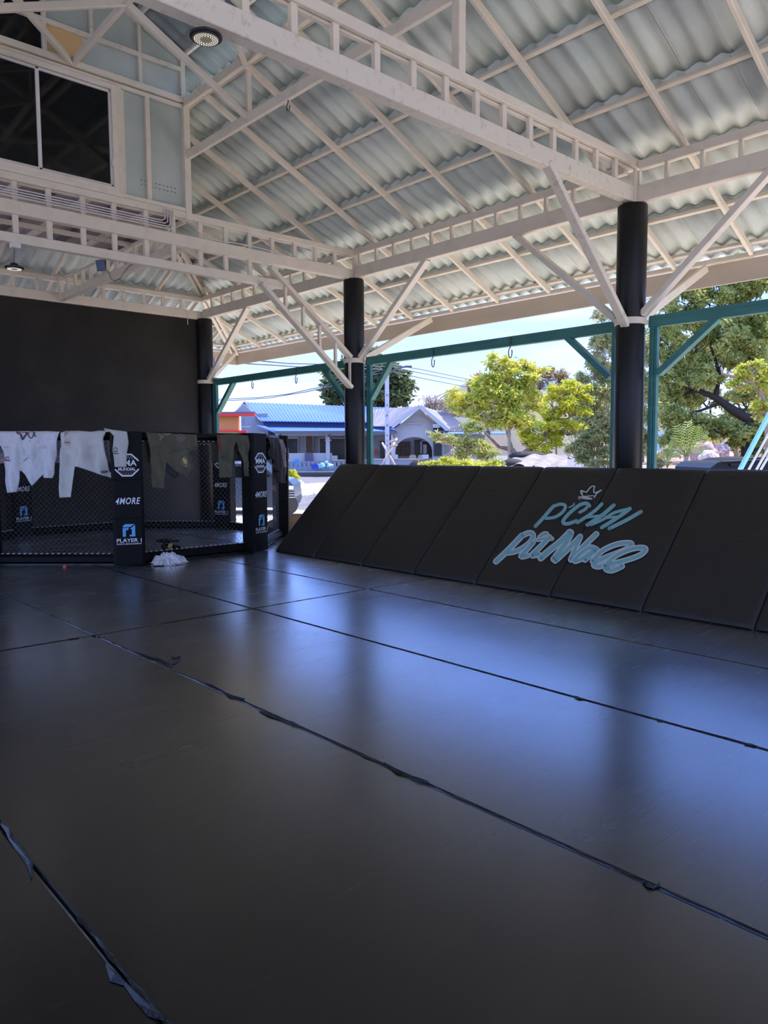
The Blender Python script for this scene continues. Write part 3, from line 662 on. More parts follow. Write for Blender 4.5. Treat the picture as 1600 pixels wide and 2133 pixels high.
# bird nest like mortar clump on the hip corner
mb = MB(); rr = random.Random(5)
p0 = V((7.55, 13.78, zr(7.55)+.01))
def clump(u, v):
    a = 2*pi*u; h = pi*v; r = 1+.25*sin(5*a+3*h)+.15*sin(9*h+a*2)
    q = V((cos(a)*sin(h)*.05*r, sin(a)*sin(h)*.05*r, 0)); return p0+V((-.20, -.20, .10))*(cos(h)*1.1)+q+V((.05, -.05, .0))
mb.grid(clump, 18, 18); tag(mb.build('mortar_clump', mat('straw_mortar', (.55, .44, .28), .95, (30, (.25, .18, .10), .4, .65), (50, 1)), smooth=True), 'crumbly straw-coloured mortar clump at the roof hip above the far pillar', 'mortar')
mb = MB(); mb.frame(onX(447, 755, 8.3), X_*.01, V((0, .035, 0)), Z*.10); tg = tag(mb.build('hanging_tag', M['white_print']), 'small white tag hanging beside the far pillar', 'tag')
# ================================================================== padded ramp ("pit wall")
RO = V((6.385, 0, .03)); RU = V((1, 0, 1)).normalized(); RN = V((-1, 0, 1)).normalized(); RL = 1.815
ramp_t = thing('padded_ramp', (7.1, 4.5, 0), 'long sloping black padded ramp along the open side with teal lettering', 'ramp')
def ramp_panel(y0, y1):
    g = .004; mb = MB(); nu, nv = 10, 16; th = .05
    def f(u, v):
        s = RL*v; y = y0+g+(y1-y0-2*g)*u
        e = min(u, 1-u)*(y1-y0); e2 = min(v, 1-v)*RL; h = -.022*math.exp(-e/.02)-.022*math.exp(-e2/.025)
        h += .003*sin(y*9+s*3)*sin(s*7)
        return RO+RU*s+V((0, y, 0))+RN*h
    U = [0, .012, .03, .06, .12, .25, .4, .6, .75, .88, .94, .97, .988, 1]
    vs = [f(a, b) for b in U for a in U]; n = len(U)
    mb.add(vs, [(j*n+i, j*n+i+1, (j+1)*n+i+1, (j+1)*n+i) for j in range(n-1) for i in range(n-1)])
    ed = [f(a, 0) for a in U]+[f(1, b) for b in U[1:]]+[f(a, 1) for a in U[::-1][1:]]+[f(0, b) for b in U[::-1][1:-1]]
    k = len(ed); back = [p-RN*th for p in ed]
    mb.add(ed+back, [(i, k+i, k+(i+1) % k, (i+1) % k) for i in range(k)]+[tuple(range(2*k-1, k-1, -1))])
    return mb
seams = [9.46, 8.50, 7.47, 6.50, 5.51, 4.51, 3.49, 2.48, 1.48, .48, -.52, -1.5]
for y1, y0 in zip(seams[:-1], seams[1:]):
    ramp_panel(y0, y1).build('pad_panel', M['ramp'], ramp_t, smooth=True, fixn=True)
mb = MB(); o = RO-RN*.075
mb.frame(o+RU*(RL/2-.01)+V((0, 3.98, 0)), RU*(RL/2-.03), V((0, 5.46, 0)), RN*.009); mb.build('backing_board', M['plywood'], ramp_t)
for y in seams: 
    mb = MB(); mb.bar((7.66, y, 0), (7.66, y, 1.12), .05, .05, Y_); mb.bar((6.55, y, .025), (7.68, y, .025), .05, .05); mb.build('support_frame', M['blackmetal'], ramp_t)
# --- lettering on the ramp
def rp(h):
    def f(x, y):
        p = onP(1010+x/4.4444, 990+y/4.4444, RO, RN); return p+RN*h
    return f
pch = [
 ([(640, 287), (600, 330), (540, 400), (470, 474)], 36), ([(636, 292), (690, 272), (738, 276), (746, 305), (715, 350), (650, 390), (570, 402)], 32),
 ([(970, 285), (940, 262), (880, 278), (800, 340), (735, 410), (730, 445), (775, 450), (850, 425)], 36), ([(965, 275), (930, 318), (880, 345)], 30),
 ([(1085, 268), (1010, 340), (860, 440)], 34), ([(1196, 280), (1090, 370), (950, 462)], 38), ([(940, 395), (1000, 385), (1110, 372)], 26),
 ([(1345, 312), (1200, 350), (1100, 410), (985, 462)], 30), ([(1345, 312), (1240, 390), (1085, 486)], 38), ([(1120, 400), (1180, 392), (1270, 380)], 24),
 ([(1448, 340), (1310, 420), (1155, 495)], 38), ([(828, 262), (826, 278), (800, 292), (782, 300)], 16)]
mb = MB()
for j, (p, w_) in enumerate(pch): stroke(mb, p, w_*.92, rp(.0045+.00012*j))
mb.build('lettering_top_line', M['teal_print'], ramp_t, label='teal brush lettering P\'CHAI')
pw = [
 ([(345, 560), (260, 650), (180, 730), (105, 800)], 52), ([(345, 562), (410, 535), (448, 552), (430, 610), (360, 670), (280, 708), (210, 720)], 46),
 ([(448, 625), (390, 690), (335, 755), (400, 745)], 44), ([(510, 575), (550, 545), (575, 545)], 36),
 ([(600, 575), (520, 660), (435, 745), (500, 735)], 46), ([(490, 600), (560, 590), (625, 590)], 28),
 ([(790, 530), (700, 620), (600, 700), (520, 770)], 60), ([(800, 535), (760, 620), (700, 700), (640, 780)], 56), ([(885, 572), (790, 670), (655, 795)], 50), ([(888, 575), (850, 660), (800, 775)], 42), ([(1035, 548), (930, 650), (800, 785)], 50),
 ([(1040, 690), (980, 670), (900, 720), (835, 785), (850, 800), (930, 760), (1010, 700)], 42), ([(1030, 700), (970, 750), (930, 790)], 44),
 ([(1000, 800), (1090, 705), (1220, 645), (1335, 630), (1362, 652), (1290, 700), (1160, 750), (1060, 795), (1010, 835), (1060, 852), (1120, 825)], 46),
 ([(1110, 845), (1210, 755), (1340, 695), (1450, 675), (1494, 692), (1440, 745), (1320, 790), (1190, 825), (1120, 868), (1180, 888), (1275, 848)], 46)]
letters = [pw[0:2], pw[2:4], pw[4:6], pw[6:11], pw[11:13], pw[13:14], pw[14:15]]
mo, mf = MB(), MB()
for i, lt in enumerate(letters):
    for j, (p, w_) in enumerate(lt): stroke(mo, p, w_*.70+21, rp(.003+.0011*i+.00005*j))
    for j, (p, w_) in enumerate(lt): stroke(mf, p, w_*.70, rp(.0036+.0011*i+.00005*j))
mo.build('lettering_outline', M['pale_print'], ramp_t, label='pale outline of the large script line')
mf.build('lettering_lower_line', M['teal_print'], ramp_t, label='large teal script PitWall')
mb = MB()
for p, w_ in [([(915, 205), (893, 165), (893, 145), (940, 158), (950, 150), (985, 110), (1018, 105), (1010, 140), (1020, 165), (1085, 138), (1040, 170), (1015, 208)], 11), ([(905, 150), (912, 195), (1000, 192), (1020, 200)], 8), ([(872, 205), (920, 205), (990, 218)], 12), ([(900, 215), (950, 222), (995, 222)], 9), ([(880, 205), (868, 225)], 5), ([(888, 205), (884, 232)], 4)]: stroke(mb, p, w_, rp(.0045), 4)
mb.build('crown_drawing', M['pale_print'], ramp_t, label='brush drawn crown')
# ================================================================== octagonal fighting cage
P1 = V((4.22, 9.66, 0)); sd8 = 1.98; dg = sd8*.70711; P2 = P1+V((sd8, 0, 0))
OC = [P1+V((-dg, dg, 0)), P1, P2, P2+V((dg, dg, 0)), P2+V((dg, dg+sd8, 0)), P2+V((0, 2*dg+sd8, 0)), P1+V((0, 2*dg+sd8, 0)), P1+V((-dg, dg+sd8, 0))]
# keep the cage just clear of the wall
OC = [V((p.x, P1.y+(p.y-P1.y)*.965, 0)) for p in OC]
cen = sum(OC, V((0, 0, 0)))/8
cage = thing('fighting_cage', (cen.x, cen.y, 0), 'black octagonal chain-link fighting cage with printed corner pads', 'cage')
def diamond(mb, a, b, z0, z1, pitch=.072, r=.0019):
    d = (b-a); Lg = d.length; d.normalize(); hgt = z1-z0; kk = 1.0
    n = V((-d.y, d.x, 0))
    for s in (1, -1):
        c = -hgt if s == 1 else 0
        x = -hgt*kk
        while x < Lg+(0 if s == 1 else hgt):
            # line from (x,z0) going up with slope s
            xs_, xe = (x, x+hgt*kk) if s == 1 else (x, x-hgt*kk)
            t0, t1 = 0, 1
            dx = xe-xs_
            if dx > 0: t0 = max(0, -xs_/dx); t1 = min(1, (Lg-xs_)/dx)
            else: t0 = max(0, (Lg-xs_)/dx); t1 = min(1, -xs_/dx)
            if t1-t0 > .01:
                p = a+d*(xs_+dx*t0)+Z*(z0+hgt*t0)+n*r*s; q = a+d*(xs_+dx*t1)+Z*(z0+hgt*t1)+n*r*s
                mb.tube([p, q], r, 4, cap=False)
            x += pitch
def side(i):
    a = OC[i]; b = OC[(i+1) % 8]; d = (b-a).normalized(); a2 = a+d*.10; b2 = b-d*.10; n = V((-d.y, d.x, 0))
    mb = MB(); diamond(mb, a2+d*.03, b2-d*.03, .15, 1.66); mb.build('chain_link_mesh', M['wire'], cage, kind='stuff')
    MB().tube([a+Z*1.715, b+Z*1.715], .052, 12).build('top_rail_pad', M['vinyl'], cage, smooth=True)
    mb = MB(); mb.bar(a+Z*.085, b+Z*.085, .10, .125, None, .03); mb.build('bottom_rail_pad', M['vinyl'], cage)
    mb = MB()
    for p in (a2, b2): mb.bar(p+Z*.12, p+Z*1.7, .055, .07, d, .012)
    mb.build('edge_sleeve', M['vinyl'], cage)
    mb = MB(); k = 0; Lg = (b2-a2).length
    def lace(p, out):
        mb.bar(p+out*.03-Z*.008, p+out*.032+Z*.012, .012, .006, None, .001)
    for sgn in (-1, 1):
        o = n*sgn
        t_ = .05
        while t_ < Lg-.03:
            for z in (.158, 1.65): mb.frame(a2+d*t_+Z*z+o*.012, d*.009, o*.004, Z*.006)
            t_ += .076
        z = .22
        while z < 1.6:
            for p, q in ((a2, d*.034), (b2, -d*.034)): mb.frame(p+q+Z*z+o*.018, d*.006, o*.004, Z*.007)
            z += .076
    mb.build('lacing', M['grommet'], cage, kind='stuff')
for i in range(8): side(i)
T_MMA = text_mesh('MMA', .078, 0, .02, width=.245); T_MUN = text_mesh('MUNDIAL', .042, 0, .02, width=.215);
T_4 = text_mesh('4MORE', .088, .28, .016, width=.31, space=1.15); T_PL = text_mesh('PLAYER 1', .050, 0, .012, width=.31); T_SP = text_mesh('SPORTS MANAGEMENT', .018, 0, .01, width=.315)
def corner_pad(i, w=.40, dth=.10):
    c = OC[i]; nrm = (c-cen).normalized(); sx = V((-nrm.y, nrm.x, 0)); pad = thing('corner_pad', c, None, None); pad.parent = cage; pad.location = c-cage.location
    for fc in ((1, nrm), (-1, -nrm)):
        pass
    o = c
    segs = [(.02, .46), (.47, .98), (.99, 1.765)]
    for z0, z1 in [(.02, .628), (.631, 1.138), (1.141, 1.775)]:
        mb = MB(); hw = w/2; k = []
        prof = [(-hw, -dth), (-hw, dth*.75), (-hw+.035, dth), (hw-.035, dth), (hw, dth*.75), (hw, -dth), (hw-.035, -dth-.02), (-hw+.035, -dth-.02)]
        def rg(s, z): return [o+sx*x*s+nrm*y*(s if z in (z0, z1) else 1)+Z*z for x, y in prof]
        zs = [(z0, .985), (z0+.012, 1), (z0+.05, 1.0), (z1-.05, 1.0), (z1-.012, 1), (z1, .985)]
        vs = []
        for z, s in zs: vs += rg(s, z)
        m = 8; mb.add(vs, [(j*m+a, j*m+(a+1) % m, (j+1)*m+(a+1) % m, (j+1)*m+a) for j in range(5) for a in range(m)]+[tuple(range(7, -1, -1)), tuple(range(40, 48))])
        mb.build('pad_section', M['vinyl'], pad, fixn=True)
    for sg in (1, -1):
        f = nrm*sg; ux = Z.cross(f).normalized()*1; off = dth+.004 if sg == 1 else dth+.024
        q = o+f*off
        def P(x, z, h=0): return q+ux*x+Z*z+f*h
        mb = MB(); zc = 1.335; rr = .155
        octp = [(rr*cos(radians(22.5+45*k))*1.0, rr*sin(radians(22.5+45*k))*.98) for k in range(8)]
        for k in range(8):
            a, b = octp[k], octp[(k+1) % 8]
            if k in (7, 3): continue          # sides open where the letters cross
            stroke(mb, [a, b], .018, lambda x, y: P(x, zc+y), 1)
        put_text(mb, T_MMA, P(0, zc+.028), ux, Z); put_text(mb, T_MUN, P(0, zc-.052), ux, Z)
        mb.build('printed_badge', M['white_print'], pad, label='white octagon badge reading MMA MUNDIAL')
        mb = MB(); [mb.frame(P(-.095+.019*k, zc-.090, .001), ux*.006, f*.0003, Z*.006) for k in range(11)]; mb.build('red_small_print', M['red_print'], pad)
        mb = MB()
        for k in range(-6, 7):
            for s in (1, -1):
                pts = []
                for j in range(40):
                    y = -.125+.25*j/39; x = k*.033+s*y*.75
                    if abs(x) < .135 and abs(x)*.7+abs(y) < .185 and (y > .075 or y < -.105): pts.append((x, y))
                    elif len(pts) > 1: stroke(mb, [pts[0], pts[-1]], .0045, lambda x, y: P(x, zc+y, -.001), 1); pts = []
                    else: pts = []
                if len(pts) > 1: stroke(mb, [pts[0], pts[-1]], .0045, lambda x, y: P(x, zc+y, -.001), 1)
        mb.build('badge_mesh_print', M['grey_print'], pad)
        mb = MB(); put_text(mb, T_4, P(0, .865), ux, Z)
        mb.build('slanted_logo', M['white_print'], pad, label='white slanted lettering 4MORE')
        mb = MB(); zz = .475; a_ = .078
        mb.add([P(-a_, zz+.055), P(-a_+.03, zz+.085), P(a_*.9, zz+.085), P(a_*.2, zz+.045), P(-a_+.01, zz+.045)], [(0, 1, 2, 3, 4)])
        mb.add([P(-a_, zz+.035), P(.0, zz+.035), P(-.01, zz+.008), P(-a_+.038, zz+.005), P(-a_+.038, zz-.08), P(-a_, zz-.08)], [(0, 1, 2, 3), (0, 3, 4, 5)])
        mb.add([P(.012, zz+.02), P(a_, zz+.075), P(a_, zz-.08), P(.008, zz-.08), P(.008, zz-.055), P(.036, zz-.055), P(.036, zz+.015)], [(0, 1, 6), (1, 2, 5, 6), (2, 3, 4, 5)])
        mb.build('blue_emblem', M['blue_print'], pad, label='blue square emblem like a P with a 1')
        mb = MB(); put_text(mb, T_PL, P(0, .345), ux, Z); put_text(mb, T_SP, P(0, .298), ux, Z)
        mb.build('print_line', M['white_print'], pad, label='white lettering PLAYER 1 SPORTS MANAGEMENT')
for i in range(8): corner_pad(i)
mb = MB(); mb.add([p*.985+cen*.015+Z*.03 for p in OC]+[p*.985+cen*.015+Z*.001 for p in OC], [tuple(range(8))]+[(i, 8+i, 8+(i+1) % 8, (i+1) % 8) for i in range(8)])
mb.build('cage_canvas', M['mat'], cage, fixn=True)
mb = MB()
for x in (4.9, 6.4): mb.bar((x, OC[1].y+.3, .032), (x, OC[5].y-.3, .032), .012, .004)
mb.bar((OC[0].x+.2, 12.0, .032), (OC[3].x-.2, 12.0, .032), .012, .004); mb.build('canvas_seams', M['tape'], cage)
# ================================================================== clothes on the rail
def dedup(ps):
    return ps
def cloth(name, label, cat, poly, A, B, m, group=None, off=.065, fold=(.010, 24, .9), zt=1.768, th=.004, seed=1, back=.35, step=.028, wrap=True, creases=()):
    """outline poly in photo pixels, hung on the cage side A->B; real folds, thickness, and a flap behind the rail"""
    d = (B-A).normalized(); n = V((d.y, -d.x, 0));
    if n.dot(CAM-A) < 0: n = -n
    o = A+n*off
    pts = []
    for x, y in poly:
        p = onP(x, y, o, n); pts.append(V(((p-o).dot(d), min(p.z, zt+.02))))
    dense = []
    for i, p in enumerate(pts):
        q = pts[(i+1) % len(pts)]; k = max(1, int((q-p).length/step))
        dense += [p.lerp(q, j/k) for j in range(k)]
    def inside(x, y):
        c = False; j = len(pts)-1
        for i in range(len(pts)):
            xi, yi = pts[i]; xj, yj = pts[j]
            if (yi > y) != (yj > y) and x < (xj-xi)*(y-yi)/(yj-yi)+xi: c = not c
            j = i
        return c
    x0 = min(p.x for p in pts); x1 = max(p.x for p in pts); y0 = min(p.y for p in pts); y1 = max(p.y for p in pts)
    inner = []; r = random.Random(seed); j = 0; y = y0
    while y < y1:
        x = x0+(step/2 if j % 2 else 0)
        while x < x1:
            if inside(x, y) and min((V((x, y))-q).length for q in dense) > step*.5: inner.append(V((x, y)))
            x += step
        y += step*.87; j += 1
    allp = dense+inner; nb = len(dense)
    vv, ee, ff, _, _, _ = delaunay_2d_cdt(allp, [], [list(range(nb))], 1, 1e-5)
    amp, fr, vy = fold; amp *= 1.9; ph = [r.uniform(0, 6) for _ in range(6)]
    CR_ = []
    for cz_ in creases:
        q_ = []
        for px_, py_ in cz_:
            p = onP(px_, py_, o, n); q_.append(V(((p-o).dot(d), p.z)))
        CR_ += list(zip(q_[:-1], q_[1:]))
    def groove(x, y):
        g = 0
        for a, b in CR_:
            ab = b-a; t = max(0, min(1, ((x-a.x)*ab.x+(y-a.y)*ab.y)/max(1e-6, ab.length_squared))); dd = sqrt((x-a.x-ab.x*t)**2+(y-a.y-ab.y*t)**2)
            g = min(g, -.030*math.exp(-(dd/.014)**2)+.012*math.exp(-((dd-.035)/.02)**2)*0)
        return g*max(0, min(1, (1.66-y)/.10))*.8
    def disp(x, y): return max(groove(x, y)+disp0(x, y), -.008 if y > 1.58 else -.045)
    def disp0(x, y):
        dn_ = max(0, zt-y); k = min(1, dn_/.25)*.7+.3
        return amp*k*(sin(fr*x+ph[0]+vy*sin(y*4+ph[1]))+.6*sin(fr*.47*x+ph[2]+y*5*vy)+.35*sin(fr*1.9*x+y*13+ph[3]))+.006*sin(y*23+x*11+ph[4])*k
    def W3(x, y, h=0):
        cur = 0
        top = zt-.055
        if wrap and y > top: a = min(1, (y-top)/.075); cur = -off*.95*(1-sqrt(max(0, 1-a*a*.98)))
        return o+d*x+Z*y+n*(disp(x, y)+cur+h)
    mb = MB(); fv = [W3(p.x, p.y, 0) for p in vv]; bv = [W3(p.x, p.y, -th) for p in vv]; nv = len(fv)
    fs = [tuple(f) for f in ff]
    cnt = {}
    for f in fs:
        for a, b in zip(f, f[1:]+f[:1]): cnt[(a, b)] = 1
    rim = [(a, b) for (a, b) in cnt if (b, a) not in cnt]
    mb.add(fv+bv, fs+[tuple(i+nv for i in reversed(f)) for f in fs]+[(a, nv+a, nv+b, b) for a, b in rim])
    if back:
        tp = [p for p in pts if p.y > zt-.12]
        if len(tp) > 1:
            xa = min(p.x for p in tp); xb = max(p.x for p in tp)
            if xb-xa > .05:
                nu = max(4, int((xb-xa)/.03))
                def bk(u, v):
                    x = xa+(xb-xa)*u; 
                    if v < .3: a = v/.3*pi/2; return o+d*x-n*off+V((0, 0, 0))+Z*(1.715+.056*cos(a)+0)+n*(-.056*sin(a))
                    y = 1.715-(v-.3)/.7*back; return o+d*x-n*(off+.058)+Z*y+n*disp(x, y)*.6
                mb.grid(bk, nu, 14)
    ob = mb.build(name, m, smooth=True)
    tag(ob, label, cat, group)
    ob.location = V((0, 0, 0))
    return ob, (lambda x, y, h=.006: (lambda p: W3((p-o).dot(d), p.z, h))(onP(x, y, o, n)))
def cp(x0, y0, sc, pts): return [(x0+x/sc, y0+y/sc) for x, y in pts]
A_, B_, C_, D_ = OC[0], OC[1], OC[2], OC[3]
k6 = 6.154
o1, f1 = cloth('gi_jacket', 'white martial arts jacket with dragon print hung over the cage rail at far left', 'jacket', cp(0, 860, k6, [(-260, 235), (0, 228), (60, 222), (240, 232), (480, 235), (560, 220), (755, 240), (735, 340), (725, 480), (700, 640), (690, 760), (672, 838), (555, 828), (548, 790), (480, 860), (450, 890), (412, 935), (390, 900), (300, 790), (243, 730), (240, 850), (222, 1012), (85, 1027), (60, 850), (50, 560), (30, 480), (0, 400), (-60, 600), (-120, 820), (-260, 800)]), A_, B_, M['gi_white'], 'jackets drying on the cage rail', seed=3, fold=(.012, 26, 1.3), step=.02, creases=[cp(0, 860, k6, q) for q in ([(232, 240), (240, 560), (243, 730)], [(482, 245), (500, 430), (548, 790)], [(300, 480), (330, 560), (420, 600)], [(460, 400), (470, 560), (440, 640)])])
def strokes_on(fn, sts, name, m, par, tr, label=None, w=1):
    mb = MB()
    for p, w_ in sts: stroke(mb, p, w_, lambda x, y: fn(*tr(x, y)), 4)
    return mb.build(name, m, par, label=label)
tA = lambda x, y: (x/k6, 860+y/k6); tB = lambda x, y: (220+x/k6, 860+y/k6); tC = lambda x, y: (400+x/6.664, 860+y/6.664)
navy = mat('navy_print', (.045, .04, .06), .7); rust = mat('rust_print', (.30, .10, .07), .7); blu2 = mat('slate_blue_print', (.12, .20, .26), .7)
strokes_on(f1, [([(215, 245), (240, 265), (270, 280), (290, 340), (315, 300), (340, 270), (330, 255)], 22), ([(355, 255), (370, 300), (405, 325), (430, 290), (425, 250), (445, 262), (450, 295), (468, 300)], 13), ([(280, 290), (285, 345)], 12)], 'dragon_print', navy, o1, tA, 'dark dragon shape')
strokes_on(f1, [([(205, 240), (225, 262), (262, 278)], 12), ([(240, 245), (300, 250), (345, 250)], 10), ([(370, 248), (400, 240), (420, 245)], 9)], 'dragon_accent', rust, o1, tA)
strokes_on(f1, [([(56, 600), (75, 605)], 36)], 'sleeve_patch', M['red'], o1, tA); strokes_on(f1, [([(90, 610), (118, 608)], 26)], 'sleeve_patch', blu2, o1, tA); strokes_on(f1, [([(60, 575), (90, 565), (105, 580)], 10)], 'sleeve_patch', navy, o1, tA)
strokes_on(f1, [([(290, 625), (320, 600), (352, 575)], 7)], 'ink_mark', navy, o1, tA); strokes_on(f1, [([(388, 362), (398, 370)], 6)], 'ink_mark', navy, o1, tA)
o2, f2 = cloth('gi_jacket', 'cream martial arts jacket with a round chest stamp beside the first corner pad', 'jacket', cp(0, 860, k6, [(775, 255), (830, 228), (900, 222), (990, 220), (1150, 240), (1250, 225), (1340, 205), (1352, 260), (1325, 330), (1365, 560), (1390, 750), (1450, 810), (1430, 843), (1290, 790), (1120, 735), (1000, 690), (955, 690), (925, 900), (905, 1080), (765, 1088), (762, 800), (770, 560), (790, 420)]), A_, B_, M['gi_cream'], 'jackets drying on the cage rail', seed=5, fold=(.012, 22, 1.1), off=.068, step=.02, creases=[cp(0, 860, k6, q) for q in ([(985, 250), (1025, 330), (985, 560), (955, 690)], [(1140, 250), (1130, 430), (1200, 740)], [(1230, 260), (1180, 480), (1230, 700)], [(860, 560), (900, 700)])])
strokes_on(f2, [([(862+34*cos(a/2), 380+36*sin(a/2)) for a in range(0, 14)], 4), ([(845, 380), (880, 380)], 20)], 'chest_stamp', rust, o2, tA)
strokes_on(f2, [([(830, 275), (840, 255), (870, 230)], 9), ([(830, 310), (850, 280), (865, 262)], 6)], 'shoulder_print', rust, o2, tA)
strokes_on(f2, [([(1310, 752), (1345, 745), (1372, 752), (1350, 765), (1315, 768)], 14)], 'dark_opening', navy, o2, tA)
o3, f3 = cloth('gi_sleeve', 'cream jacket sleeve with black ring print folded over the first corner pad', 'jacket', cp(220, 860, k6, [(20, 190), (90, 213), (200, 228), (275, 240), (295, 380), (280, 520), (262, 695), (118, 695), (95, 480), (110, 300), (60, 240), (0, 245), (0, 215)]), B_-V((.3, 0, 0)), B_+V((.3, 0, 0)), M['gi_cream'], 'jackets drying on the cage rail', seed=9, off=.19, fold=(.006, 26, 1), back=0, zt=1.80)
strokes_on(f3, [([(128+24*cos(a/2), 470+23*sin(a/2)) for a in range(0, 14)], 8), ([(105, 498), (150, 498)], 7), ([(103, 520), (112, 520)], 14), ([(122, 520), (162, 520)], 13)], 'ring_print', navy, o3, tB)
o4, f4 = cloth('gi_jacket', 'olive green martial arts jacket with round patches right of the first corner pad', 'jacket', cp(220, 860, k6, [(522, 250), (700, 258), (900, 268), (1172, 278), (1185, 400), (1180, 490), (1080, 495), (1072, 515), (1110, 600), (1135, 690), (1095, 750), (1060, 800), (1040, 850), (985, 790), (900, 750), (830, 690), (780, 620), (760, 760), (740, 970), (600, 960), (585, 700), (560, 450), (540, 350)]), B_, C_, M['olive'], 'jackets drying on the cage rail', seed=12, fold=(.011, 22, 1.2), step=.02, creases=[cp(220, 860, k6, q) for q in ([(590, 330), (700, 440), (775, 610)], [(790, 545), (900, 500), (1060, 470)], [(690, 520), (730, 700)], [(1060, 480), (1050, 560), (1110, 680)])])
strokes_on(f4, [([(960+50*cos(a/2), 322+44*sin(a/2)) for a in range(0, 14)], 14), ([(925, 295), (960, 325), (1000, 350)], 12)], 'shoulder_patch', M['mauve_cloth'], o4, tB)
strokes_on(f4, [([(985, 290), (935, 345)], 10), ([(935, 300), (985, 345)], 10), ([(930, 320), (1000, 322)], 8)], 'patch_cross', rust, o4, tB)
strokes_on(f4, [([(1012+50*cos(a/2), 625+60*sin(a/2)) for a in range(0, 14)], 5)], 'hip_patch_ring', M['grey_print'], o4, tB)
strokes_on(f4, [([(985, 590), (990, 640)], 20), ([(1005, 590), (1010, 650)], 14), ([(1035, 600), (1000, 680)], 10)], 'hip_patch_mark', M['gold'], o4, tB)
strokes_on(f4, [([(690, 280), (720, 300), (700, 345)], 16), ([(740, 275), (800, 270), (830, 270)], 14), ([(740, 300), (720, 330)], 10), ([(770, 290), (800, 285)], 9)], 'collar_patch', mat('tan_print', (.24, .17, .14), .7), o4, tB)
o4b, _ = cloth('jacket_lining', 'black inner flap showing below the olive jacket', 'jacket', cp(220, 860, k6, [(775, 640), (850, 700), (940, 790), (885, 845), (770, 740)]), B_, C_, M['dark_cloth'], seed=2, off=.055, fold=(.003, 20, 1), back=0)
o5, f5 = cloth('gi_trousers', 'olive green trousers with red stripe folded over the rail by the second corner pad', 'trousers', cp(400, 860, 6.664, [(345, 308), (480, 302), (580, 298), (640, 306), (780, 315), (800, 420), (830, 600), (858, 884), (730, 884), (715, 700), (670, 540), (622, 400), (590, 470), (560, 620), (545, 890), (395, 905), (370, 700), (355, 450)]), B_, C_, M['olive'], seed=21, fold=(.009, 30, 1.2), off=.125, zt=1.79, step=.02, creases=[cp(400, 860, 6.664, q) for q in ([(470, 320), (500, 500), (480, 640)], [(690, 330), (740, 460), (760, 600)], [(430, 620), (520, 700)])])
strokes_on(f5, [([(374, 320), (376, 400), (390, 520)], 26)], 'red_stripe', M['red_cloth'], o5, tC)
strokes_on(f5, [([(815+34*cos(a/2)*1.1, 745+62*sin(a/2)) for a in range(6, 20)], 7)], 'leg_ring_print', mat('grey_green_print', (.13, .20, .17), .7), o5, tC)
strokes_on(f5, [([(800, 745), (840, 745)], 16), ([(810, 725), (838, 775)], 9)], 'leg_ring_mark', rust, o5, tC)
o6, f6 = cloth('rash_shirt', 'black crumpled shirt hanging right behind the second corner pad', 'shirt', cp(400, 860, 6.664, [(1062, 340), (1120, 338), (1185, 360), (1200, 500), (1230, 700), (1262, 780), (1262, 975), (1197, 970), (1190, 850), (1150, 830), (1118, 700), (1085, 500)]), C_, D_, M['dark_cloth'], seed=31, fold=(.024, 40, 1), off=.09, zt=1.78)
o7, f7 = cloth('hanging_shirt', 'mauve grey garment bunched over the last rail of the cage', 'shirt', cp(400, 860, 6.664, [(1180, 360), (1292, 372), (1305, 520), (1300, 640), (1270, 730), (1270, 860), (1235, 780), (1215, 600), (1195, 480)]), C_, D_, M['mauve_cloth'], seed=41, fold=(.022, 46, 1), off=.07, zt=1.78)
# ---------------------------------------------------------------- things on the floor
def crumple(name, label, cat, c, rx, ry, h, m, seed):
    """heap of cloth: several folded tongues thrown over each other"""
    r = random.Random(seed); mb = MB(); c = V(c)
    for k in range(9):
        a0 = r.uniform(0, 2*pi); L_ = r.uniform(.6, 1.0); wd = r.uniform(.35, .6); hh = h*r.uniform(.45, 1.0); p = [r.uniform(0, 6) for _ in range(5)]; ox = r.uniform(-.35, .35)*rx; oy = r.uniform(-.35, .35)*ry
        def f(u, v):
            s_ = u*2-1; t_ = v*2-1
            x = s_*L_*rx*(1+.10*sin(9*t_+p[0])); y = t_*wd*ry*(1+.16*sin(7*s_+p[1]))
            z = hh*(1-abs(s_)**2.6)*(1-abs(t_)**3)*(.8+.2*sin(5*s_+p[2]))+.009*sin(11*t_+3*s_+p[3])+.006*sin(13*s_+6*t_+p[4])
            z = max(.004+.002*k, z*(1-max(abs(s_), abs(t_))**8))
            return c+V((ox+x*cos(a0)-y*sin(a0), oy+x*sin(a0)+y*cos(a0), z))
        mb.grid(f, 30, 22)
    return tag(mb.build(name, m, smooth=True), label, cat)
cc = onZ(340, 1172)
crumple('crumpled_trousers', 'crumpled white trousers heaped on the mat by the first corner pad', 'trousers', (cc.x-.02, cc.y-.10, 0), .23, .17, .17, M['gi_white'], 8)
crumple('crumpled_trousers', 'white trouser leg spilling right off the crumpled heap', 'trousers', (cc.x+.15, cc.y-.16, 0), .14, .11, .11, M['gi_white'], 14).name
mb = MB(); mb.tube([onZ(x, y, .012) for x, y in ((352, 1174), (358, 1182), (366, 1183), (364, 1177), (372, 1175), (384, 1174), (392, 1170))], .005, 5)
tag(mb.build('drawstring', M['gi_white'], smooth=True), 'white drawstring trailing on the mat from the heap', 'cord')
gp = onZ(362, 1162)
t = thing('boxing_glove', (gp.x, gp.y+.06, 0), 'black boxing glove with gold wrist label behind the white heap', 'glove')
c = parent_loc(t); ax = RH.copy()
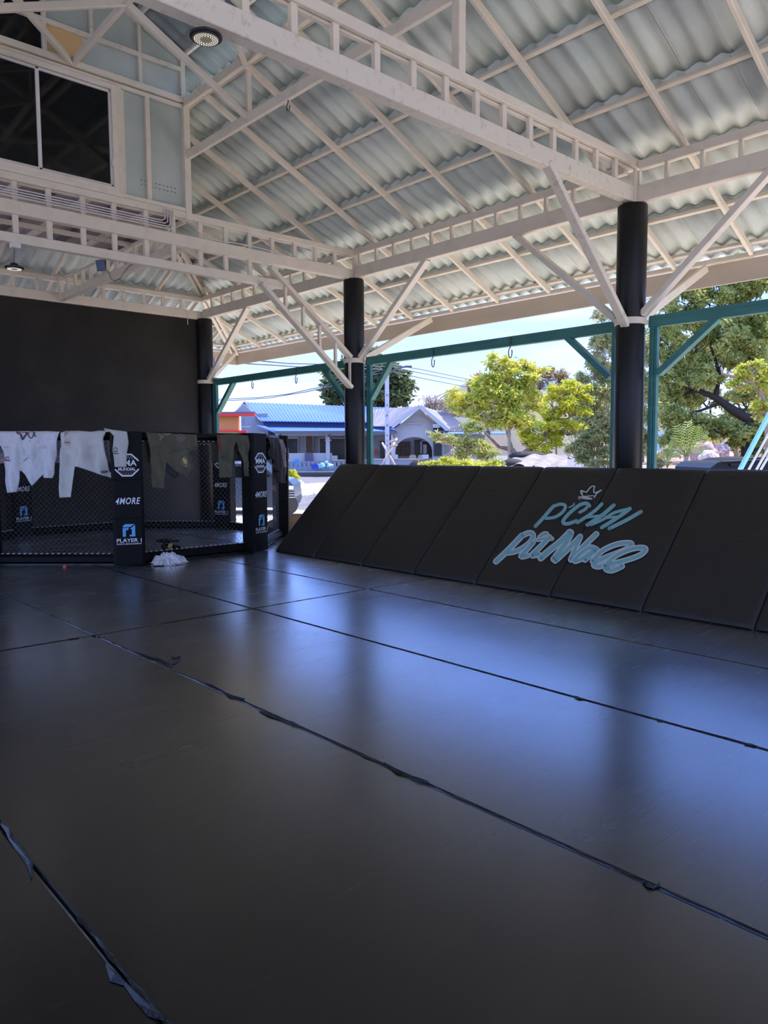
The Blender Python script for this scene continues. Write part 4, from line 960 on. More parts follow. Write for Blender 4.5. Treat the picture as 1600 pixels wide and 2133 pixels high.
def ellips(mb, c, ax, ay, az, nu=20, nv=12):
    mb.grid(lambda u, v: c+ax*cos(2*pi*u)*sin(pi*v)+ay*sin(2*pi*u)*sin(pi*v)+az*cos(pi*v), nu, nv)
mb = MB(); ellips(mb, c+ax*.11+Z*.10, ax*.13+Z*-.04, FH*.08, Z*.07); ellips(mb, c+ax*.17-FH*.05+Z*.075, ax*.05-Z*.02, FH*.03, Z*.035); mb.build('mitt', M['vinyl'], t, smooth=True)
mb = MB(); mb.tube([c-ax*.13+Z*.135, c-ax*.08+Z*.135, c+ax*.03+Z*.13], [.060, .066, .062], 16); mb.build('cuff', M['vinyl'], t, smooth=True)
mb = MB(); mb.grid(lambda u, v: c+ax*(-.035+.06*u)+Z*.134+(-FH*cos((v-.3)*2.0)+Z*sin((v-.3)*2.0))*.0675, 4, 8); mb.build('gold_label', M['gold'], t, smooth=True)
mb = MB()
for k in range(4): mb.frame(c+ax*(-.03+.014*k)+Z*(.14)-FH*.068, ax*.003, FH*.001, Z*.016)
mb.build('label_print', M['blackmetal'], t)
t = thing('boxing_glove', (gp.x-.02, gp.y+.10, 0), 'second black glove lying on top, strap up, behind the white heap', 'glove')
c = parent_loc(t); mb = MB(); ellips(mb, c-ax*.05+Z*.235, ax*.13, FH*.07, Z*.030); mb.build('mitt', M['vinyl'], t, smooth=True)
mb = MB(); mb.frame(c+ax*.05+Z*.235, ax*.10, FH*.05, Z*.012); mb.build('strap', M['vinyl'], t)
rp_ = onZ(135, 1181); tag(MB().lathe(rp_, [(.022, 0), (.022, .02), (.015, .028)], 12).build('bottle_cap', M['red']), 'small red cap on the mat under the left cage rail', 'cap')
# curved wooden piece outside, between cage and ramp
wp = onZ(612, 1094, .0)
mb = MB(); ww = []
for k in range(15):
    u = k/14; ww.append(V((0, 0, 0))+RH*(-.30+.95*u)+Z*(.20+.16*sin(u*2.6)))
wpts = [V((7.95, 11.5, 0))+p for p in ww]
mb.plate(wpts+[V((7.95, 11.5, 0))+RH*.65, V((7.95, 11.5, 0))-RH*.30], FH*.06)
tag(mb.build('wooden_board', M['plywood']), 'curved edge brown wooden board standing between the cage and the ramp', 'board')
# ================================================================== OUTSIDE
GZ = -.35
mb = MB(); mb.grid(lambda u, v: V((-150+400*u, -150+400*v, GZ)), 8, 8); mb.build('ground', M['gravel'], kind='structure')
for (x0, x1, y0, y1) in ((8.35, 14.0, -12, 22), (-10, -4.0, -12, 22), (-4.0, 8.35, -12, -3.0)): MB().box(x0, x1, y0, y1, GZ-.05, GZ+.02).build('bounce_apron', M['bounce_apron'], kind='structure')  # mostly unseen ring around the pavilion, added to bounce light onto the ceiling
def patch(pts, m, name, z=.012):
    mb = MB(); P = [onZ(x, y, GZ+z) for x, y in pts]; mb.plate(P, (0, 0, -.05)); return mb.build(name, m, kind='structure', fixn=True)
patch([(590, 1009), (640, 1007), (700, 1003), (760, 1000), (760, 1010), (690, 1023), (640, 1033), (590, 1034)], M['sand'], 'sand_path')
patch([(560, 1074), (600, 1073), (650, 1071), (700, 1069), (760, 1120), (560, 1150)], M['concrete'], 'concrete_apron')
BZ = 1.05                                   # the yard at right lies on a raised bank
def gpt(x, D, z): p = at(x, 1000, D); return V((p.x, p.y, z))
_f = [gpt(1325, 16.6, BZ), gpt(1900, 16.6, BZ), gpt(1900, 75, BZ+.1), gpt(1325, 75, BZ+.1)]
_g = [gpt(1300, 16.1, GZ), gpt(1920, 16.1, GZ), gpt(1920, 75.5, GZ), gpt(1300, 75.5, GZ)]
MB().add(_f+_g, [(0, 1, 2, 3)]+[(i, 4+i, 4+(i+1) % 4, (i+1) % 4) for i in range(4)]).build('dirt_yard', M['dirt'], kind='structure', fixn=True)
def yh(x): return 940.3-.0054*(x-690)*1.0
def bx(mb, x0, y0, x1, y1, D, t=.1):          # box facing the viewer's bearing: face rectangle seen at depth D
    a = at(x0, y1, D); b = at(x1, y1, D); zt = at(x0, y0, D).z; zb_ = at((x0+x1)/2, y1, D).z; u = (b-a).dot(RH)/2
    c = V(((a.x+b.x)/2, (a.y+b.y)/2, (zt+zb_)/2))+FH*(t/2)
    return mb.frame(c, RH*u, FH*(t/2), Z*((zt-zb_)/2))
def P_(x, y, D): return at(x, y, D)
def ribbed(name, m, A, B, C, D_, n, amp, parent, th=.04, sub=1):
    """roof surface with ridges: A,B = ridge ends, D_,C = eave ends; n ribs running ridge to eave"""
    mb = MB(); nn = (B-A).cross(D_-A).normalized(); nn = nn if nn.z > 0 else -nn; k = n*4
    def f(u, v, h=0): p = (A.lerp(B, u)).lerp(D_.lerp(C, u), v); return p+nn*(amp*(1 if (int(round(u*k)) % 4) < 1 else 0)+h)
    mb.grid(f, k, 2); b0 = len(mb.v); mb.add([A-nn*th, B-nn*th, C-nn*th, D_-nn*th], [(0, 3, 2, 1)])
    mb.add([A, B, C, D_, A-nn*th, B-nn*th, C-nn*th, D_-nn*th], [(0, 1, 5, 4), (1, 2, 6, 5), (2, 3, 7, 6), (3, 0, 4, 7)])
    return mb.build(name, m, parent)
H = {}
H['blue'] = mat('blue_metal_roof', (.075, .15, .46), .45, (.15, (.10, .19, .50), .4, .7))
H['bluedk'] = mat('deep_blue_trim', (.03, .06, .20), .5); H['grey'] = mat('grey_wall', (.36, .35, .34), .8); H['white'] = mat('white_trim', (.50, .48, .46), .7)
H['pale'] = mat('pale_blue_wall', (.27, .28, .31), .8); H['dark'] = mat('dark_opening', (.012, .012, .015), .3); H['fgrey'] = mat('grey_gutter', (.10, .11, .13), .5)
H['wood'] = mat('brown_slats', (.22, .11, .06), .7); H['orange'] = mat('orange_wall', (.60, .24, .07), .7); H['red'] = mat('red_trim', (.80, .03, .02), .6); H['grn'] = mat('green_band', (.16, .50, .16), .6)
H['croof'] = mat('weathered_cement_roof', (.24, .23, .25), .9, (.8, (.13, .13, .15), .45, .75)); H['purp'] = mat('purple_sheet', (.12, .10, .17), .7); H['bin'] = mat('blue_plastic', (.02, .05, .45), .4)
H['bag'] = mat('light_blue_bags', (.25, .50, .60), .4); H['rwood'] = mat('red_brown_wood', (.10, .025, .018), .5); H['ltwood'] = mat('light_timber', (.55, .40, .28), .8); H['stone'] = mat('grey_stone', (.40, .36, .33), .9)
# ---- house 1, long blue roof
h = thing('blue_roof_house', (P_(640, 978, 60)).xy.to_3d()+Z*GZ, 'long pale house with ribbed blue metal roof and veranda behind the middle pillar', 'house')
def part(name, m, rects, par=None, label=None):
    mb = MB()
    for r in rects: bx(mb, *r)
    return mb.build(name, H[m] if isinstance(m, str) else m, par or h, label=label)
part('wall', 'pale', [(512, 862, 560, 980, 62, 3.5), (548, 880, 832, 905, 63, 6)])
mb = MB(); mb.plate([P_(458, 905, 63), P_(458, 880, 63), P_(509, 842, 63), P_(550, 882, 63), P_(550, 905, 63)], FH*.3); mb.build('gable_wall', H['pale'], h)
ribbed('roof', H['blue'], P_(509, 838, 68), P_(836, 850, 68), P_(836, 881, 60), P_(541, 877, 60), 44, .05, h)
mb = MB(); mb.bar(P_(509, 838, 68), P_(541, 877, 60), .12, .2); mb.bar(P_(509, 838, 68), P_(494, 857, 64), .12, .2); mb.build('barge_board', H['fgrey'], h)
mb = MB(); mb.plate([P_(509, 839, 68), P_(541, 877, 61), P_(492, 857, 64)], FH*.1); mb.build('gable_end', H['white'], h)
part('blue_band', 'bluedk', [(549, 878, 834, 891, 60.8, .3)])
ribbed('veranda_roof', H['blue'], P_(548, 889, 60.5), P_(834, 892, 60.5), P_(834, 900, 56), P_(572, 898, 56), 44, .035, h)
mb = MB(); mb.plate([P_(533, 888, 60), P_(549, 889, 60.5), P_(573, 899, 56), P_(571, 901, 56)], Z*.12); mb.build('veranda_hip', H['blue'], h)
part('gutter', 'fgrey', [(571, 898, 834, 903, 55.9, .25)])
part('lintel', 'white', [(576, 903, 834, 907.5, 57, .3)])
part('back_wall', 'grey', [(576, 905, 834, 976, 60.5, .3)])
for x0, x1 in ((590, 622), (665, 688)):
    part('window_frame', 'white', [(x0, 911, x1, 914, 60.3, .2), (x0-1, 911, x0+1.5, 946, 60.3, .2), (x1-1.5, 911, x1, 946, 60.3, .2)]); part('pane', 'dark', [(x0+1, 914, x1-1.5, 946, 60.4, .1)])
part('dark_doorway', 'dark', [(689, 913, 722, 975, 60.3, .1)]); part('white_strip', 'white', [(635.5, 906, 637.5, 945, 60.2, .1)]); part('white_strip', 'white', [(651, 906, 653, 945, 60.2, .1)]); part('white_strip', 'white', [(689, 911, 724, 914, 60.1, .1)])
for k in range(9): part('wood_slat', 'wood', [(637.5, 907+4.2*k, 651, 910.4+4.2*k, 60.1, .12)])
for x in (575, 679): part('veranda_post', 'white', [(x, 903, x+8.5, 962, 57, .35), (x-2, 916, x+11, 918, 56.9, .5)]); 
for x in (583, 684.5): part('wall_lamp', 'fgrey', [(x-2, 906, x+2, 910, 56.8, .2)])
part('low_wall', 'white', [(600, 944, 692, 961, 57.2, .12), (692, 949, 703, 958, 57.2, .4)])
part('leaning_sheet', 'purp', [(635, 944, 652, 962, 56.9, .1)])
part('balustrade', 'pale', [(598, 961, 830, 964, 56.5, .3), (598, 972, 830, 979, 56.5, .4), (598, 979, 724, 981, 56, .9)]+[(604+9*k, 961, 610.5+9*k, 975, 56.5, .2) for k in range(25)])
part('ledge', 'ltwood', [(692, 957.5, 770, 960, 56.4, .4)])
# loose things in front of the house
def loose(name, label, cat, m, rects, group=None):
    mb = MB()
    for r in rects: bx(mb, *r)
    return tag(mb.build(name, H[m] if isinstance(m, str) else m), label, cat, group)
loose('plastic_crate', 'deep blue plastic crate in front of the house balustrade', 'crate', 'bin', [(648, 967, 668, 969, 55, .8), (649, 969, 667, 977.5, 55.05, .7)])
def blob(name, label, cat, m, c, r, seed, sq=.8, parent=None):
    rr = random.Random(seed); ph = [rr.uniform(0, 6) for _ in range(4)]; mb = MB(); c = V(c)
    def f(u, v):
        a = 2*pi*u; b = pi*v; k = 1+.18*sin(3*a+ph[0])*sin(b)+.14*sin(5*b+ph[1]+a*2)+.1*sin(7*a+ph[2])*sin(b)
        return c+V((cos(a)*sin(b)*r*k, sin(a)*sin(b)*r*k, cos(b)*r*k*sq))
    mb.grid(f, 20, 12); return tag(mb.build(name, m, parent, smooth=True), label, cat)
for i, (x, r, s, lb) in enumerate(((672, .30, 3, 'left plump pale blue plastic bag by the balustrade'), (687, .24, 5, 'right slumped pale blue plastic bag by the balustrade'), (680, .16, 8, 'small pale blue plastic bag on top of the others'))):
    blob('plastic_bag', lb, 'bag', H['bag'], at(x, 971 if i < 2 else 964, 55), r, s)
t = thing('plastic_chair', at(618, 978, 55).xy.to_3d()+Z*GZ, 'light blue plastic armchair against the balustrade', 'chair')
cblu = mat('sky_blue_plastic', (.07, .25, .50), .4)
for nm, rs in (('seat', [(613, 966, 624, 968, 54.6, .5)]), ('backrest', [(613.5, 956, 623.5, 966, 55.1, .06)]), ('armrest', [(612.5, 961, 614, 962.5, 54.6, .5)]), ('armrest', [(623, 961, 624.5, 962.5, 54.6, .5)])): part(nm, cblu, rs, t)
for x in (613, 623): part('leg', cblu, [(x, 967, x+1.5, 978, 54.6, .06)], t); part('leg', cblu, [(x+.8, 967, x+2, 977, 55.1, .06)], t)
# ---- house 2, weathered gable
h2 = thing('grey_roof_house', at(880, 972, 56).xy.to_3d()+Z*GZ, 'pale house with weathered ribbed roof, front gable and arched porch', 'house')
mb = MB(); D2 = 55
mb.plate([at(822, 975, D2), at(822, 893, D2), at(873, 852, D2), at(925, 892, D2), at(925, 975, D2), at(901, 975, D2)]+[at(862.5+38.5*cos(a), 940-30*sin(a), D2) for a in [k*pi/10 for k in range(0, 11)]]+[at(824, 975, D2)], FH*.35)
mb.build('gable_wall', H['white'], h2)
part('porch_back_wall', 'grey', [(822, 900, 930, 975, 59, .2)], h2); part('porch_side_wall', 'grey', [(820, 905, 824, 975, 56, 3)], h2)
part('vent_blocks', 'white', [(826+5*k, 908, 830+5*k, 914, 58.8, .1) for k in range(7)], h2)
part('gable_vent', 'white', [(848, 881, 877, 884, 54.9, .08)], h2)
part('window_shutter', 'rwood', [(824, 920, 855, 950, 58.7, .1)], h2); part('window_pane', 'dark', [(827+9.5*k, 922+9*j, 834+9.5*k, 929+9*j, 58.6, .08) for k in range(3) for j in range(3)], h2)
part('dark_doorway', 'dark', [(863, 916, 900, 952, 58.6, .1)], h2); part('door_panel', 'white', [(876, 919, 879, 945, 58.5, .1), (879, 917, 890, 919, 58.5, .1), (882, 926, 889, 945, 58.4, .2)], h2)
ribbed('roof', H['croof'], at(770, 854, 64), at(875, 846, 54), at(816, 888.5, 54), at(770, 888, 58), 13, .06, h2)
ribbed('roof', H['croof'], at(875, 846, 54), at(915, 857, 63), at(950, 893, 60), at(932, 894, 54), 6, .06, h2)
ribbed('roof', H['croof'], at(896, 858, 61), at(926, 858, 61), at(976, 893, 56), at(936, 893, 56), 9, .06, h2)
ribbed('roof', H['croof'], at(940, 869, 62), at(1010, 872, 62), at(1030, 895, 56), at(968, 894, 56), 13, .06, h2)
mb = MB(); mb.bar(at(875, 846, 53.8), at(816, 889, 53.8), .12, .28); mb.bar(at(875, 846, 53.8), at(932, 895, 53.8), .12, .28); mb.build('barge_board', H['white'], h2)
mb = MB(); mb.bar(at(873, 853, 54.6), at(905, 880, 54.6), .3, .10); mb.build('eave_timber', H['ltwood'], h2)
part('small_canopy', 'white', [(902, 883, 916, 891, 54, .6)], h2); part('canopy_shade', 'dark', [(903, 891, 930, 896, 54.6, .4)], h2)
part('side_wall', 'white', [(916, 900, 1010, 975, 56, .4)], h2)
ribbed('blue_porch_roof', H['blue'], at(902, 897, 57), at(1060, 899, 57), at(1066, 903.5, 53.5), at(890, 903.5, 53.5), 30, .03, h2)
part('blue_fascia', 'bluedk', [(889, 903, 940, 905.5, 53.4, .2)], h2)
ribbed('blue_porch_roof', H['blue'], at(770, 892, 58), at(812, 893, 58), at(826, 899, 54), at(770, 898, 54), 8, .03, h2)
part('gutter', 'fgrey', [(770, 899, 828, 904, 53.9, .2)], h2)
part('wall', 'grey', [(770, 903, 822, 975, 58.5, .2)], h2); part('vent_blocks', 'white', [(786+5*k, 908, 790+5*k, 915, 58.3, .1) for k in range(5)], h2)
part('dark_doorway', 'dark', [(792, 919, 804, 955, 58.3, .1)], h2); part('porch_pillar', 'white', [(815, 904, 823, 958, 54.2, .4)], h2); part('wall_lamp', 'fgrey', [(819, 906, 822, 912, 54, .2)], h2)
part('window_frame', 'pale', [(902, 914, 922, 950, 54.9, .06)], h2); part('window_pane', 'dark', [(904, 916, 912, 949, 54.8, .05), (913, 916, 920, 949, 54.8, .05)], h2)
part('window_pane', 'dark', [(944, 914, 955, 948, 55.9, .1), (972, 914, 994, 948, 55.9, .1)], h2)
part('porch_wall', 'pale', [(770, 957, 900, 975, 53.6, .3)], h2); part('porch_rail', 'ltwood', [(772, 955.5, 885, 958, 53.5, .35)], h2)
loose('fire_extinguisher', 'red fire extinguisher on the grey porch wall', 'extinguisher', 'red', [(781, 937, 785, 948, 58, .15), (782, 934, 784, 937, 58, .1)])
loose('storage_box', 'white box standing on the porch wall', 'box', 'white', [(880, 947, 893, 956, 53.4, .5)])
loose('potted_bucket', 'white bucket on the porch wall beside the pole', 'bucket', 'white', [(823, 947, 829, 956, 53.4, .3)])
for x, lb in ((853, 'left wooden chair back showing over the porch wall'), (871, 'right wooden chair back showing over the porch wall')):
    loose('wooden_chair', lb, 'chair', 'ltwood', [(x, 949, x+14, 955, 55, .1), (x+2, 947.5, x+12, 949, 55, .1), (x+1, 955, x+3, 972, 55, .1), (x+11, 955, x+13, 972, 55, .1)], )
# ---- orange building
h3 = thing('orange_building', at(490, 985, 52).xy.to_3d()+Z*GZ, 'orange building with red trim and green band at the left', 'building')
part('wall', 'orange', [(440, 866, 497, 897, 50, .5)], h3); part('roof_slab', 'fgrey', [(440, 858, 530, 862, 49.4, .8)], h3); part('red_fascia', 'red', [(440, 862, 530, 866.5, 49.3, .4)], h3)
part('red_strip', 'red', [(440, 896, 497, 901, 49.8, .3), (497, 897, 513, 900, 49.7, .6), (497, 900, 510, 912, 49.8, .5)], h3); part('green_band', 'grn', [(440, 901, 497, 925, 49.9, .3)], h3); part('lower_wall', 'white', [(440, 925, 540, 985, 50.2, .3)], h3)
part('side_wall', 'white', [(497, 866, 500, 897, 50.5, .5)], h3); part('canopy', 'white', [(513, 902, 549, 904.5, 54, .4), (505, 888, 520, 889.5, 59, .2)], h3)
# ---- utility pole with lamp
t = thing('utility_pole', at(807, 975, 32).xy.to_3d()+Z*GZ, 'whitewashed concrete utility pole with street lamp arm', 'pole')
pc = parent_loc(t); ztop = at(807, 768, 32).z
mb = MB(); mb.bar(pc, V((pc.x, pc.y, ztop)), .20, .18, RH); mb.build('shaft', mat('whitewashed_pole', (.60, .57, .60), .9, (7, (.35, .30, .30), .55, .75)), t)
mb = MB(); mb.tube([at(807, 790, 31.9), at(812, 778, 31.8), at(822, 770, 31.6), at(838, 765, 31.4), at(846, 764, 31.3)], .035, 8); mb.build('lamp_arm', H['fgrey'], t, smooth=True)
mb = MB(); bx(mb, 843, 761.5, 858, 764.5, 31.2, .25); mb.build('lamp_head', H['fgrey'], t)
mb = MB()
for z in range(6): mb.bar(V((pc.x, pc.y, 1.7+z*.42))-FH*.11, V((pc.x, pc.y, 1.78+z*.42))-FH*.11, .04, .02); 
mb.build('pole_step', H['fgrey'], t)
# crossed poles beside it
t = thing('bamboo_trestle', at(815, 966, 30).xy.to_3d()+Z*GZ, 'crossed light timber poles leaning against the utility pole', 'trestle')
for a, b in (((796, 922), (846, 1010)), ((827, 913), (772, 1012)), ((812, 930), (826, 928)), ((813, 920), (825, 918))): mb = MB(); mb.tube([at(*a, 30.5), at(*b, 30)], .045, 7); mb.build('timber', H['ltwood'], t, smooth=True)
# ---- overhead wires
def wire(pts, D0, D1, name='power_line'):
    mb = MB(); n = len(pts)-1; mb.tube([at(x, y, D0+(D1-D0)*i/n) for i, (x, y) in enumerate(pts)], .022, 5); return mb.build(name, H['fgrey'], None, smooth=True)
WG = 'overhead power lines'
tag(wire([(440, 831), (480, 831), (540, 828), (600, 821), (660, 808), (740, 785), (800, 770)], 45, 32), 'upper drooping power line over the blue roof at left', 'power line', WG)
tag(wire([(440, 834), (490, 834), (560, 829), (640, 816), (700, 802), (800, 775)], 45, 32), 'lower drooping power line over the blue roof at left', 'power line', WG)
tag(wire([(807, 758), (880, 770), (970, 789), (1060, 806)], 32, 60), 'highest power line running right from the pole lamp', 'power line', WG)
tag(wire([(807, 762), (880, 778), (970, 795), (1060, 815)], 32, 60), 'middle power line running right from the pole lamp', 'power line', WG)
tag(wire([(807, 772), (880, 788), (966, 805), (1060, 820)], 32, 60), 'lowest power line running right from the pole lamp', 'power line', WG)
tag(wire([(505, 757), (560, 760), (620, 764), (680, 766), (807, 770)], 25, 32), 'short power line just under the roof corner', 'power line', WG)
tag(wire([(545, 752), (600, 757), (690, 759), (807, 764)], 25, 32), 'faint power line touching the roof corner', 'power line', WG)
# ---------------------------------------------------------------- foliage
def leafmat(name, c1, c2, tr=.35): return mat(name, c1, .55, (1.7, c2, .38, .62), None, trans=tr)
LM = dict(bright=leafmat('bright_leaf', (.42, .47, .05), (.78, .74, .13), .45), lime=leafmat('lime_leaf', (.50, .54, .04), (.80, .74, .08), .5), dark=leafmat('dark_leaf', (.07, .10, .03), (.22, .25, .08), .3), olive=leafmat('olive_leaf', (.25, .30, .06), (.60, .60, .19), .42),
          feather=leafmat('feathery_leaf', (.34, .36, .12), (.68, .64, .30), .4), rust=leafmat('rust_leaf', (.32, .17, .07), (.42, .32, .12), .3), dry=leafmat('dry_twig_haze', (.45, .34, .26), (.62, .52, .42), .2), yellow=leafmat('yellow_leaf', (.66, .52, .06), (.80, .66, .14), .4), flower=leafmat('pale_leaf', (.40, .44, .22), (.80, .78, .64), .3))
bark = mat('bark', (.20, .13, .085), .9, (8, (.34, .25, .18), .4, .7), (25, .6)); bark_dk = mat('dark_bark', (.035, .026, .022), .9, None, (20, .6)); bark_lt = mat('pale_bark', (.42, .30, .21), .9, (6, (.30, .21, .15), .4, .7), (20, .4))
def leaves(mb, blobs, n, size, rng, elong=2.2, clump=9, droop=.25, spread=.35):
    """blobs: (centre, rx, ry, rz). quads in small sprays"""
    tot = sum(b[1]*b[2]*b[3] for b in blobs)**1
    wts = [(b[1]*b[2]*b[3])**.67 for b in blobs]; sw = sum(wts)
    for b, w_ in zip(blobs, wts):
        c, rx, ry, rz = b; k = int(n*w_/sw/clump)
        sub = []
        for _ in range(9):
            d = V((rng.gauss(0, 1), rng.gauss(0, 1), rng.gauss(0, 1))).normalized(); r = rng.uniform(.45, 1.0); q = rng.uniform(.30, .52)
            sub.append((c+RH*(d.x*rx*r)+FH*(d.y*ry*r)+Z*(d.z*rz*r), rx*q, ry*q, rz*q*.75))
        for _ in range(k):
            c, rx, ry, rz = rng.choice(sub)
            # mostly near the shell
            d = V((rng.gauss(0, 1), rng.gauss(0, 1), rng.gauss(0, 1))).normalized(); r = rng.random()**.42
            p0 = c+RH*(d.x*rx*r)+FH*(d.y*ry*r)+Z*(d.z*rz*r)
            ax = V((rng.gauss(0, 1), rng.gauss(0, 1), rng.gauss(-droop, .6))).normalized()
            for q in range(clump):
                s = size*rng.uniform(.6, 1.3)
                dr = (ax+V((rng.gauss(0, .7), rng.gauss(0, .7), rng.gauss(-.1, .5)))).normalized()
                p = p0+ax*(s*elong*rng.uniform(-1, 1.4)*spread*2)+V((rng.gauss(0, 1), rng.gauss(0, 1), rng.gauss(0, 1)))*s*spread
                sd = dr.cross(V((rng.gauss(0, 1), rng.gauss(0, 1), rng.gauss(0, 1)))).normalized()*(s*.5)
                e = dr*(s*elong)
                mb.v += [tuple(p), tuple(p+e*.5+sd), tuple(p+e), tuple(p+e*.5-sd)]; i = len(mb.v)-4; mb.f.append((i, i+1, i+2, i+3)); mb.m.append(0)
def limb(mb, pts, r0, r1, n=7):
    k = len(pts)-1; mb.tube(pts, [r0+(r1-r0)*i/k for i in range(k+1)], n)
def tree(name, label, D, base, limbs, blobs, n, size, lm, bk, seed, cat='tree', group=None, elong=2.2, dz=.8, clump=9, twigs=0, droop=.25):
    """everything given as photo positions at depth D, with real depth offsets"""
    rng = random.Random(seed); b = at(base[0], base[1], D); gz = BZ if (base[0] > 1335 and D > 17) else GZ; t = thing(name, (b.x, b.y, gz), label, cat, group); s = D/FPX
    if not limbs: limbs = [([(bl[0], base[1]), (bl[0], bl[1])], 3, 1.5) for bl in blobs[:4]]
    if limbs:
        mb = MB()
        for pts, w0, w1 in limbs:
            P = [at(x, y, D+(p[0] if p else 0)) for x, y, *p in pts]
            if pts[0][1] >= 925 and P[0].z > gz: P = [V((P[0].x, P[0].y, gz-.03))]+P
            limb(mb, P, w0*s/2, w1*s/2)
        mb.build('trunk', bk, t, smooth=True)
    B = [(at(x, y, D+(o[0] if o else 0)), rx*s, rx*s*dz, ry*s) for x, y, rx, ry, *o in blobs]
    mb = MB(); size *= .62; n = int(n*1.25)
    if twigs:
        tw = MB(); root = at(blobs[0][0], blobs[0][1], D)
        for _ in range(twigs):
            c, rx, ry, rz = rng.choice(B); d = V((rng.gauss(0, 1), rng.gauss(0, 1), rng.gauss(.3, 1))).normalized()
            q = c+RH*(d.x*rx*.9)+FH*(d.y*ry*.9)+Z*(d.z*rz*.9); p = c-Z*rz*.7+V((rng.gauss(0, .2), rng.gauss(0, .2), 0)); mid = p.lerp(q, .5)+V((rng.gauss(0, .12), rng.gauss(0, .12), rng.gauss(0, .12)))*rx
            tw.tube([p, mid, q], [s*1.3, s*.9, s*.4], 4, cap=False)
        tw.build('branches', bk, t, kind='stuff')
    leaves(mb, B, n, size, rng, elong, clump, droop); mb.build('foliage', lm, t, kind='stuff')
    return t
# far hills
def hill(name, label, pts, D, dep, m):
    mb = MB(); n = len(pts); top = [at(x, y, D) for x, y in pts]
    vs = []
    for j in range(5):
        for i, p in enumerate(top):
            f_ = j/4; q = p+FH*(dep*(f_-.0))*1.0-FH*dep*.5; h_ = (p.z-GZ)*sin(pi*(.5+.5*abs(f_-.5)*2))if False else (p.z-GZ)*(1-(2*f_-1)**2)**.5 if abs(2*f_-1) < 1 else 0
            vs.append(V((q.x, q.y, GZ+h_)))
    mb.add(vs, [(j*n+i, j*n+i+1, (j+1)*n+i+1, (j+1)*n+i) for j in range(4) for i in range(n-1)]); return tag(mb.build(name, m, smooth=True), label, 'hill')
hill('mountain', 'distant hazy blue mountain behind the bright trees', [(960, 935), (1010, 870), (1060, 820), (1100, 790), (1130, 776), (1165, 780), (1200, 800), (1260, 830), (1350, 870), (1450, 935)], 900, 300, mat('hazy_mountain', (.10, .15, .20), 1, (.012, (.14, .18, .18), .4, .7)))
hill('dry_hill', 'dry brown hill behind the grey roofs', [(860, 935), (900, 850), (940, 815), (985, 788), (1030, 775), (1080, 790), (1150, 830), (1250, 935)], 320, 100, mat('dry_hill', (.26, .19, .14), 1, (.12, (.17, .20, .11), .4, .65)))
# trees
tree('dense_tree', 'dense dark green tree rising behind the blue roof beside the middle pillar', 74, (780, 975), [([(790, 975), (785, 880), (780, 820)], 12, 7), ([(785, 880), (750, 830), (720, 810)], 6, 3), ([(785, 870), (815, 830), (830, 800)], 6, 3)],
     [(700, 800, 30, 38), (735, 780, 42, 42), (775, 778, 45, 38), (815, 800, 42, 42), (830, 825, 26, 24), (780, 830, 60, 28), (700, 830, 30, 18)], 15000, .42, LM['dark'], bark, 1, twigs=60)
tree('dry_tree', 'bare brown twiggy trees above the grey roof ridge', 90, (905, 930), [([(905, 930), (905, 870), (895, 820)], 3, 1), ([(905, 880), (925, 830)], 2, 1), ([(900, 890), (880, 830)], 2, 1), ([(950, 930), (955, 850), (945, 815)], 3, 1), ([(955, 870), (975, 820)], 2, .7)],
     [(900, 840, 26, 22), (950, 838, 40, 22), (990, 850, 30, 20), (930, 860, 60, 14)], 2600, .22, LM['dry'], bark_lt, 2, twigs=160)
tree('papaya_tree', 'slender bright green tree with pinnate leaves and thin straight trunk', 22, (915, 978), [([(1061, 978, 0), (1061, 900, 0), (1056, 800, 0), (1055, 760, 0)], 9, 3), ([(1060, 880), (1040, 845), (1015, 835)], 5, 2), ([(1058, 900), (1090, 860), (1110, 850)], 5, 2), ([(1056, 830), (1080, 800), (1100, 780)], 4, 1), ([(1056, 820), (1025, 800), (1000, 790)], 4, 1)],
     [(1045, 760, 26, 16), (1085, 757, 20, 12), (1055, 785, 45, 26), (1015, 800, 30, 26), (1095, 790, 32, 26), (1060, 825, 58, 30), (1010, 830, 34, 20), (975, 830, 24, 14), (945, 820, 14, 12), (1110, 830, 26, 24), (1035, 865, 50, 22), (1085, 870, 36, 22), (1000, 865, 26, 14), (1125, 770, 14, 8), (1030, 745, 12, 8), (955, 845, 22, 12)], 15000, .075, LM['bright'], bark_lt, 3, elong=3.0, twigs=90)
tree('rust_leaved_tree', 'thin tree with rusty red leaves behind the papaya tree', 30, (1000, 965), [([(1010, 965), (1000, 880), (995, 820), (1000, 770)], 4, 1.5)], [(995, 790, 18, 22), (1000, 820, 18, 18), (985, 805, 12, 14)], 1100, .10, LM['rust'], bark, 4, twigs=40)
tree('dry_tree', 'sparse brown tree against the mountain between the green crowns', 32, (1160, 965), [([(1160, 965), (1155, 860), (1140, 800), (1150, 770)], 5, 1), ([(1155, 850), (1125, 820), (1120, 790)], 3, 1), ([(1150, 830), (1172, 790)], 3, 1)], [(1140, 775, 20, 16), (1165, 780, 22, 18), (1125, 800, 14, 14), (1170, 810, 20, 16)], 1000, .10, LM['rust'], bark, 5, twigs=60)
